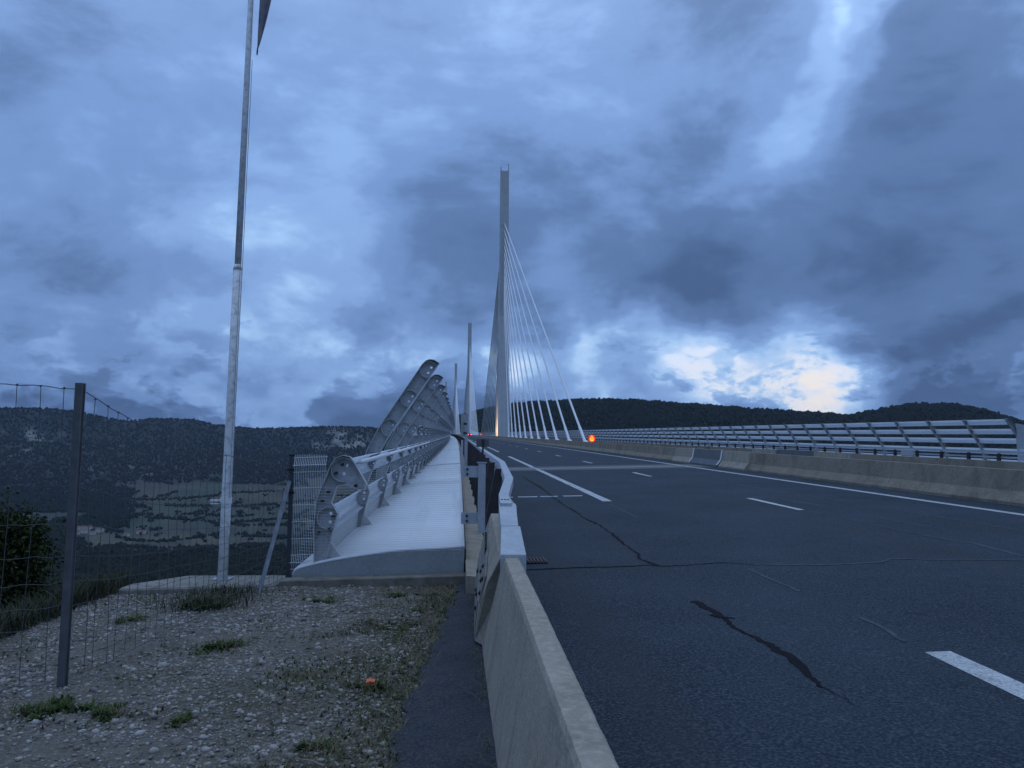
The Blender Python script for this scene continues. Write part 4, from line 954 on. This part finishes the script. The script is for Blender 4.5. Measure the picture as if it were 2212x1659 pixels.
# ================================================================== PYLONS + STAYS
def sect(cx, cy, z, w, l, ch):
    w /= 2; l /= 2
    return [(cx - w + ch, cy - l, z), (cx + w - ch, cy - l, z), (cx + w, cy - l + ch, z), (cx + w, cy + l - ch, z), (cx + w - ch, cy + l, z), (cx - w + ch, cy + l, z), (cx - w, cy + l - ch, z), (cx - w, cy - l + ch, z)]
ORD = ['nearest', 'second', 'third', 'fourth', 'fifth', 'sixth', 'seventh']
def pylon(i):
    yc = 240 + 342 * i; base = dk(XC, yc, .3)
    o = empty('pylon', base, '%s and %s bridge pylon with its fan of white stay cables' % (ORD[i], 'tallest looking' if i == 0 else ORD[i] + ' tallest looking') if i == 0 else '%s bridge pylon along the deck, counted from the camera' % ORD[i], 'pylon', 'viaduct pylons')
    B = base; yw = dyaw(yc)
    def W(x, y, z): return B + Vector((x * math.cos(yw) - y * math.sin(yw), x * math.sin(yw) + y * math.cos(yw), z + SLOPE * y * 0))
    for s_ in (-1, 1):
        mb = MB(); rings = []
        for z, oy, w, l in ((-.4, 7.75, 3.55, 3.9), (10, 6.1, 3.4, 3.6), (20, 4.4, 3.25, 3.2), (30, 2.65, 3.12, 2.7), (38.5, 1.15, 3.02, 2.25)):
            rings.append([W(*p) for p in sect(0, s_ * oy, z + SLOPE * s_ * oy * (z < 1), w, l, .32)])
        mb.loft(rings); leg = mb.build('leg', M_pyl, o)
        for sx in (-1, 1):
            mb = MB(); rr_ = []
            for z, oy, w, l in ((.3, 7.75, 3.55, 3.9), (10, 6.1, 3.4, 3.6), (20, 4.4, 3.25, 3.2), (30, 2.65, 3.12, 2.7), (38.4, 1.15, 3.02, 2.25)):
                x = sx * w * .18; yf = s_ * oy - l / 2; rr_.append([W(x - .1, yf - .12, z), W(x + .1, yf - .12, z), W(x + .1, yf + .05, z), W(x - .1, yf + .05, z)])
            mb.loft(rr_); mb.build('rib', M_pyl, leg)
    mb = MB(); mb.loft([[W(*p) for p in sect(0, 0, z, w, l, .3)] for z, w, l in ((38.3, 3.0, 4.3), (55, 2.9, 3.9), (70, 2.8, 3.5), (85.6, 2.7, 3.0))]); mast = mb.build('mast', M_pyl, o)
    for sx in (-1, 1):
        mb = MB(); mb.loft([[W(sx * .95, -1.4, 85.5), W(sx * 1.34, -1.4, 85.5), W(sx * 1.34, 1.4, 85.5), W(sx * .95, 1.4, 85.5)], [W(sx * 1.15, -1.2, 87.2), W(sx * 1.34, -1.2, 87.2), W(sx * 1.34, 1.2, 87.2), W(sx * 1.15, 1.2, 87.2)]]); mb.build('top_fin', M_pyl, mast)
    MB().tube([W(1.25, 0, 87.1), W(1.3, 0, 88.6)], .09, 6).build('beacon', M_dark, mast)
    for k in range(11):
        zt = 44.5 + k * 2.38
        for s_ in (-1, 1):
            ya = yc + s_ * (28 + 12.51 * k)
            A = dk(XC, ya, .42); T = W(0, s_ * 1.5, zt)
            d = (T - A).normalized()
            n = 8 if i < 2 else 5
            st = MB().tube([A + d * .9, T], (.15 if i == 0 else .135), n, False).build('stay_cable', M_stay, o, smooth=True)
            if i < 2:
                MB().tube([A - d * .3, A + d * 1.0, A + d * 1.12], [.42, .36, .24], 10).build('anchor_socket', M_stay, st)
                MB().tube([A + d * 1.1, A + d * 5.5], .19, n, False).build('guard_tube', M_stay, st, smooth=True)
                MB().tube([T - d * 1.2, T + d * .2], .24, 8).build('mast_socket', M_pyl, st)
    return o
for i in range(7): pylon(i)

# floodlights between the pylon legs (warm light on the far legs)
def flood(i, power):
    yc = 240 + 342 * i; p = dk(XC, yc - 1.0, .42)
    o = empty('floodlight', p, 'small warm floodlight between the legs of the %s pylon' % ORD[i], 'floodlight', 'pylon floodlights')
    MB().box(p.x - .25, p.x + .25, p.y - .12, p.y + .12, p.z + .35, p.z + .7).build('housing', M_dark, o)
    MB().tube([p, p + Vector((0, 0, .4))], .05, 6).build('bracket', M_dark, o)
    MB().box(p.x - .21, p.x + .21, p.y + .125, p.y + .14, p.z + .40, p.z + .66).build('lens', emit_mat('lamp_lens', (1, .75, .4), 4), o)
    ld = bpy.data.lights.new('flood_lamp', 'SPOT'); ld.energy = power * .7; ld.color = (1.0, .62, .30); ld.spot_size = R(120); ld.spot_blend = .8; ld.shadow_soft_size = .2
    lo = bpy.data.objects.new('flood_lamp', ld); COL.objects.link(lo); lo.parent = o; lo.location = (0, .2, .6)
    lo.rotation_euler = Vector((0, -.72, -.69)).to_track_quat('Z', 'Y').to_euler()
flood(0, 5200); flood(1, 5200)

# ================================================================== LIT WARNING SIGNS, CAR, ROAD SIGNS
E_red = emit_mat('red_lamp', (1.0, .015, .004), 1.1); E_amb = emit_mat('amber_lamp', (1.0, .42, .05), 1.3); E_tail = emit_mat('tail_lamp', (1.0, .18, .14), 8.0); E_red2 = emit_mat('red_lamp_bright', (1.0, .10, .02), 6.0)
def warn(y, x, z, label, s=1.0):
    p = dk(x, y, z); o = empty('warning_sign', p, label, 'warning sign', 'lit warning signs in the median')
    MB().tube([p, p + Vector((0, 0, .32))], .05, 8).build('post', M_dark, o)
    h = .46 * s; c = p + Vector((0, 0, .32 + h))
    hexa = [(math.cos(R(a)) * .46 * s, math.sin(R(a)) * .50 * s) for a in (30, 90, 150, 210, 270, 330)]
    MB().loft([[c + Vector((a * 1.04, .03, b * 1.04)) for a, b in hexa], [c + Vector((a * 1.04, .10, b * 1.04)) for a, b in hexa]]).build('backing', M_dark, o)
    MB().loft([[c + Vector((a, .0, b)) for a, b in hexa], [c + Vector((a, .028, b)) for a, b in hexa]]).build('red_light_field', E_red, o)
    T = [(-.32, -.08), (.32, -.08), (0, .42)]; T2 = [(-.16, -.0), (.16, -.0), (0, .25)]
    mb = MB(); mb.add([c + Vector((a * s, -.02, b * s)) for a, b in T + T2], [(0, 1, 4, 3), (1, 2, 5, 4), (2, 0, 3, 5)]); mb.add([c + Vector((a * s, -.004, b * s)) for a, b in T + T2], [(0, 1, 4, 3), (1, 2, 5, 4), (2, 0, 3, 5)]); mb.build('triangle_outline', E_amb, o)
    MB().tube([c + Vector((-.05 * s, -.02, .0)), c + Vector((.03 * s, -.02, .13 * s)), c + Vector((.02 * s, -.02, .0))], .022 * s, 6).build('pictogram', E_amb, o)
    q = [(-.26, -.12), (.26, -.12), (.18, -.30), (-.18, -.30)]
    MB().loft([[c + Vector((a * s, -.03, b * s)) for a, b in q], [c + Vector((a * s, -.004, b * s)) for a, b in q]]).build('flash_lamp', E_amb, o)
warn(85.0, 14.85, .60, 'lit red and amber warning triangle at the foot of the nearest stay cable', .88)
warn(393, 14.6, .55, 'tiny lit red and amber warning sign far along the median', 1.0)

def car(y, x):
    p = dk(x, y, crown(x)); o = empty('car', p, 'distant car with two red tail lights driving away on the bridge', 'car')
    side = [(-2.1, .35), (-2.15, .75), (-1.95, .95), (-1.45, 1.42), (-.3, 1.47), (.55, 1.0), (1.9, .85), (2.1, .6), (2.1, .35)]
    cm = mat('car_paint', (.05, .055, .065), .3, .3)
    MB().loft([[p + Vector((sx, a, b)) for a, b in side] for sx in (-.85, .85)]).build('body', cm, o, bevel=.08)
    MB().add([p + Vector(q) for q in ((-.68, -2.0, .98), (.68, -2.0, .98), (.6, -1.5, 1.40), (-.6, -1.5, 1.40))], [(0, 1, 2, 3)]).build('rear_window', M_blk, o)
    for sx in (-1, 1):
        MB().box(p.x + sx * .68 - .14, p.x + sx * .68 + .14, p.y - 2.20, p.y - 2.13, p.z + .74, p.z + .92).build('tail_light', E_tail, o)
        for a in (-1.35, 1.35):
            c = p + Vector((sx * .82, a, .32)); w = MB().tube([c + Vector((-.1, 0, 0)), c + Vector((.1, 0, 0))], .32, 14).build('wheel', M_blk, o); MB().tube([c + Vector((sx * .09, 0, 0)), c + Vector((sx * .115, 0, 0))], .18, 10).build('rim', M_steel, w)
car(410, 9.2)

# grey sign seen from behind, beside the guardrail
def back_sign():
    p = dk(.16, 30, .1); o = empty('road_sign', p, 'tall grey road sign seen from behind on a steel post beside the guardrail', 'sign')
    MB().box(p.x + .05, p.x + .17, p.y - .06, p.y + .06, p.z, p.z + 2.15).build('post', M_steel, o)
    MB().box(p.x - .10, p.x + .18, p.y + .07, p.y + .09, p.z + 1.52, p.z + 2.42).build('panel', M_grey, o)
    for z in (1.62, 1.98): MB().box(p.x + .0, p.x + .13, p.y - .075, p.y - .062, p.z + z, p.z + z + .09).build('clamp', M_dark, o)
    MB().box(p.x - .08, p.x + .0, p.y - .05, p.y + .05, p.z, p.z + 1.4).build('side_post', M_gsheet, o)
back_sign()
def marker():
    p = dk(.50, 16.4, 1.30); o = empty('marker_plate', p, 'small dark rectangular marker plate standing behind the guardrail', 'sign')
    MB().box(p.x - .02, p.x + .02, p.y - .02, p.y + .02, p.z - .3, p.z + .17).build('stem', M_dark, o)
    MB().box(p.x - .14, p.x + .125, p.y - .012, p.y + .012, p.z + .17, p.z + .335).build('plate', mat('dark_plate', (.09, .095, .10), .6), o, bevel=.004)
    MB().box(p.x - .03, p.x + .03, p.y - .03, p.y - .013, p.z + .17, p.z + .335).build('back_rib', M_dark, o)
marker()

# ================================================================== FENCES
# net of fine horizontal wires across the fairing
nf = empty('mesh_fence', dk(.28, 9.75, .6), 'fine wire mesh fence panel standing across the white fairing', 'fence')
MB().box(.235, .325, 9.55, 9.65, .82, 1.675).build('post', M_gsheet, nf, bevel=.005)
MB().box(.22, .34, 9.54, 9.66, 1.675, 1.69).build('post_cap', M_gsheet, nf)
for z in (1.50, .93):
    b = MB().box(.03, .235, 9.59, 9.61, z, z + .14).build('bracket', M_gsheet, nf)
    for k in (0, 1): MB().tube([(.10, 9.585, z + .04 + .06 * k), (.10, 9.57, z + .04 + .06 * k)], .016, 6).build('bolt', M_dark, b)
def net_left(z): return float(np.interp(z, [.42, .60, .85, 1.10, 1.4, 1.62], [-1.80, -1.62, -1.50, -1.40, -1.28, -1.22]))
def fair_z(x, y=9.95): return float(np.interp(-x, [-p[0] for p in FAIR], [p[1] for p in FAIR])) + SLOPE * y
k = 0
for z in np.arange(.50, 1.64, .0235):
    xl = net_left(z); pts = []
    xr = .05
    # wire starts where it clears the fairing
    seg = [(xl, 10.02, z), (xl * .5, 9.92, z), (xr, 9.62, z)]
    if z < fair_z(-.3) + .02:
        xs_ = [x for x in np.linspace(xl, xr, 30) if fair_z(x) + .01 < z]
        if len(xs_) < 2: continue
        seg = [(xs_[0], 10.02, z), (xs_[-1], float(np.interp(xs_[-1], [xl, xr], [10.02, 9.62])), z)]
    MB().tube([(a, b, c + .004 * math.sin(a * 6 + z * 40)) for a, b, c in seg], .0016, 4, False).build('wire', M_gwire, nf)
# curved side skirt of the net, left of the first arm
for k in range(26):
    t = k / 25; z = .40 + .95 * t; x0 = -2.06 + .22 * t ** 1.5 + .05 * math.sin(t * 3); x1 = net_left(max(z, .42)) - .02
    MB().tube([(x0, 10.10, z), ((x0 + x1) / 2, 10.06, z - .01), (x1, 10.02, z)], .0014, 4, False).build('wire', M_gwire, nf)

# pale welded panel with folds, beside the corner post
wp = empty('welded_panel', (-2.2, 10.45, .2), 'pale welded wire panel with folded top beside the fairing end', 'fence')
def fold(z):     # V folds at top and bottom
    y = 0
    for zc in (1.62, .36):
        y -= max(0, 1 - abs(z - zc) / .09) * .06
    return y
for k in range(19):
    x = -2.17 + k * .0225
    z0 = .20 + .10 * k / 18; zs = [z0, .27, .36, .45, .8, 1.2, 1.53, 1.62, 1.71, 1.765]
    zs = [q for q in zs if q >= z0]
    MB().tube([(x + .006 * (q < .45), 10.42 + fold(q), q) for q in zs], .0032, 5).build('vertical_wire', M_gwire, wp)
for z in (.27, .36, .45, .66, .88, 1.10, 1.32, 1.53, 1.62, 1.72):
    MB().tube([(-2.19, 10.416 + fold(z), z), (-1.75, 10.416 + fold(z), z + .02)], .0042, 5).build('cross_wire', M_gwire, wp)

# wire stock fence: near post, corner post, brace, wires
wf = empty('wire_fence', (-2.88, 6.0, .05), 'sagging wire stock fence on steel posts along the gravel', 'fence')
M_post = mat('weathered_post', (.085, .09, .095), .6, .3, var=(.14, .145, .15), vscale=7)
def tee(x, y, z0, z1, name, lab):
    mb = MB(); mb.box(x - .030, x + .020, y - .006, y + .004, z0, z1); mb.box(x + .014, x + .020, y + .004, y + .04, z0, z1); mb.box(x - .030, x - .024, y + .004, y + .04, z0, z1); mb.box(x + .020, x + .030, y + .030, y + .037, z0, z1)
    o = mb.build(name, M_post, wf); o['label'] = lab; return o
tee(-2.875, 6.0, -.1, 2.285, 'post', 'near steel channel post')
cp = MB(); cp.box(-2.245, -2.19, 10.42, 10.475, .1, 1.745).build('post', mat('corner_post', (.045, .05, .06), .6), wf)['label'] = 'dark corner post'
MB().box(-2.255, -2.18, 10.41, 10.485, 1.745, 1.765).build('post_cap', M_blk, wf)
for z in (1.25, 1.55): MB().box(-2.265, -2.17, 10.40, 10.49, z, z + .03).build('clamp', M_blk, wf)
bb = MB(); bt = Vector((-2.235, 10.40, 1.41)); bs = Vector((-2.335, 9.40, .10))
bb.tube([bs, bt], .028, 4); bb.build('brace', mat('brace_steel', (.24, .26, .29), .5, .4, var=(.16, .17, .2), vscale=8), wf)
MB().tube([bs + Vector((0, 0, -.08)), bs + Vector((0, 0, .03))], [.11, .07], 9).build('brace_footing', M_conc, wf)
P_near = Vector((-2.85, 6.05)); P_far = Vector((-2.23, 10.42)); P_left = Vector((-4.6, 4.62))
def top_at(t): return 2.22 + (1.50 - 2.22) * t - .09 * math.sin(PI * t) - .05 * math.sin(2 * PI * t)
def gnd(p): return gz(p.x, p.y) if p.x > -5.5 else -.5
REL = [0, .06, .12, .18, .25, .33, .42, .53, .66, .82, 1.0]
for i, q in enumerate(REL):
    for A, B, nm in ((P_near, P_far, 'r'), (P_near, P_left, 'l')):
        pts = []; n = 26
        for k in range(n + 1):
            t = k / n; p = A.lerp(B, t); g_ = gnd(p) + .05
            tp = top_at(t) if nm == 'r' else 2.23 + .02 * math.sin(t * 9) - .02 * t
            pts.append((p.x + .004 * math.sin(k * 1.7 + i), p.y, g_ + (tp - g_) * q + .006 * math.sin(k * 2.1 + i * 1.3)))
        MB().tube(pts, .0024 if 0 < i < len(REL) - 1 else .0034, 5, False).build('line_wire', M_wire, wf)
for A, B, nm, n in ((P_near, P_far, 'r', 30), (P_near, P_left, 'l', 15)):
    for k in range(1, n):
        t = k / n; p = A.lerp(B, t); g_ = gnd(p) + .05; tp = top_at(t) if nm == 'r' else 2.23 + .02 * math.sin(t * 9) - .02 * t
        ph = random.uniform(0, 6); am = random.uniform(.006, .020)
        pts = [(p.x + am * math.sin(ph + s_ * 5), p.y + am * math.sin(ph * 2 + s_ * 4), g_ + (tp - g_) * s_) for s_ in (0, .2, .4, .6, .8, .9, 1.0)]
        st = MB().tube(pts, .0026, 5, False).build('stay_wire', M_wire, wf)
        MB().tube([Vector(pts[-1]) + Vector((-.008, 0, -.004)), Vector(pts[-1]) + Vector((.008, 0, .004))], .0065, 5).build('knot', M_wire, st)
# second post off to the left, carrying the near run of the fence
tee(-4.62, 4.6, -.4, 2.25, 'post', 'fence post beyond the left picture edge')

# ================================================================== FLAGPOLE + FLAG
fp = empty('flagpole', (-3.0, 10.25, .165), 'tall white two-stage flagpole on the concrete plinth', 'flagpole')
M_pole = mat('pole_paint', (.86, .86, .85), .5, 0, var=(.78, .78, .78), vscale=3, var2=(.42, .43, .43), v2scale=14)
def px(z): return -3.0 + .0063 * (z - .16)
fx = lambda z: (px(z), 10.25, z)
MB().tube([fx(.17), fx(1.0), fx(2.5), fx(4.20)], [.063, .0615, .059, .057], 20).build('lower_tube', M_pole, fp, smooth=True)
MB().tube([fx(4.20), fx(4.27)], [.059, .045], 20).build('collar', M_pole, fp, smooth=True)
MB().tube([fx(4.26), fx(6.5), fx(10.2)], [.043, .041, .032], 16).build('upper_tube', M_pole, fp, smooth=True)
MB().tube([fx(10.18), fx(10.3)], [.05, .02], 12).build('finial', M_pole, fp)
MB().box(-3.11, -2.89, 10.14, 10.36, .165, .185).build('base_plate', M_steel, fp)
MB().tube([fx(1.13), fx(1.21)], [.072, .072], 16).build('clamp_band', M_white, fp)
MB().box(-3.19, -3.06, 10.23, 10.27, 1.155, 1.18).box(-3.19, -3.08, 10.235, 10.265, 1.12, 1.135).build('cleat', M_white, fp)
MB().tube([(-2.925, 10.2, 1.2), (-2.90, 10.2, 4.3), (-2.885, 10.2, 7.1)], .004, 5).build('halyard', M_rope, fp)
MB().tube([(-2.94, 10.19, 1.2), (-2.925, 10.19, 4.3), (-2.895, 10.19, 10.1)], .0035, 5).build('halyard', M_rope, fp)
fl = empty('flag', (-2.8, 10.22, 7.15), 'furled dark flag hanging at the top of the flagpole', 'flag')
mb = MB(); rows = []
for i in range(30):
    t = i / 29; z = 7.28 + t * 2.6; w = .012 + .52 * t ** .9
    rows.append([(-2.825 - .01 * t + w * s_, 10.2 + .05 * math.sin(s_ * 9 + t * 4) * min(1, t * 3), z - .03 * s_) for s_ in np.linspace(0, 1, 12)])
mb.loft(rows, False); o = mb.build('cloth', mat('flag_cloth', (.34, .32, .34), .9, var=(.20, .19, .22), vscale=6), fl, smooth=True); md = o.modifiers.new('s', 'SOLIDIFY'); md.thickness = .006
MB().tube([(-2.82, 10.2, 7.28), (-2.822, 10.2, 7.22), (-2.824, 10.2, 7.17)], [.006, .012, .008], 6).build('clip', M_dark, fl)

# ================================================================== HAZE
HAZE = 0.000032
if HAZE:
    hz = MB().box(-9000, 9000, -3000, 9500, -330, 480).build('haze', None); tag(hz, kind='stuff'); hz['label'] = 'thin blue evening haze over the valley'
    m = bpy.data.materials.new('haze_air'); m.use_nodes = True; nt = m.node_tree; nt.nodes.remove(nt.nodes['Principled BSDF'])
    v = nt.nodes.new('ShaderNodeVolumePrincipled'); v.inputs['Color'].default_value = (.62, .75, 1.0, 1); v.inputs['Density'].default_value = HAZE; v.inputs['Anisotropy'].default_value = .2
    nt.links.new(v.outputs[0], nt.nodes['Material Output'].inputs['Volume']); hz.data.materials.append(m)
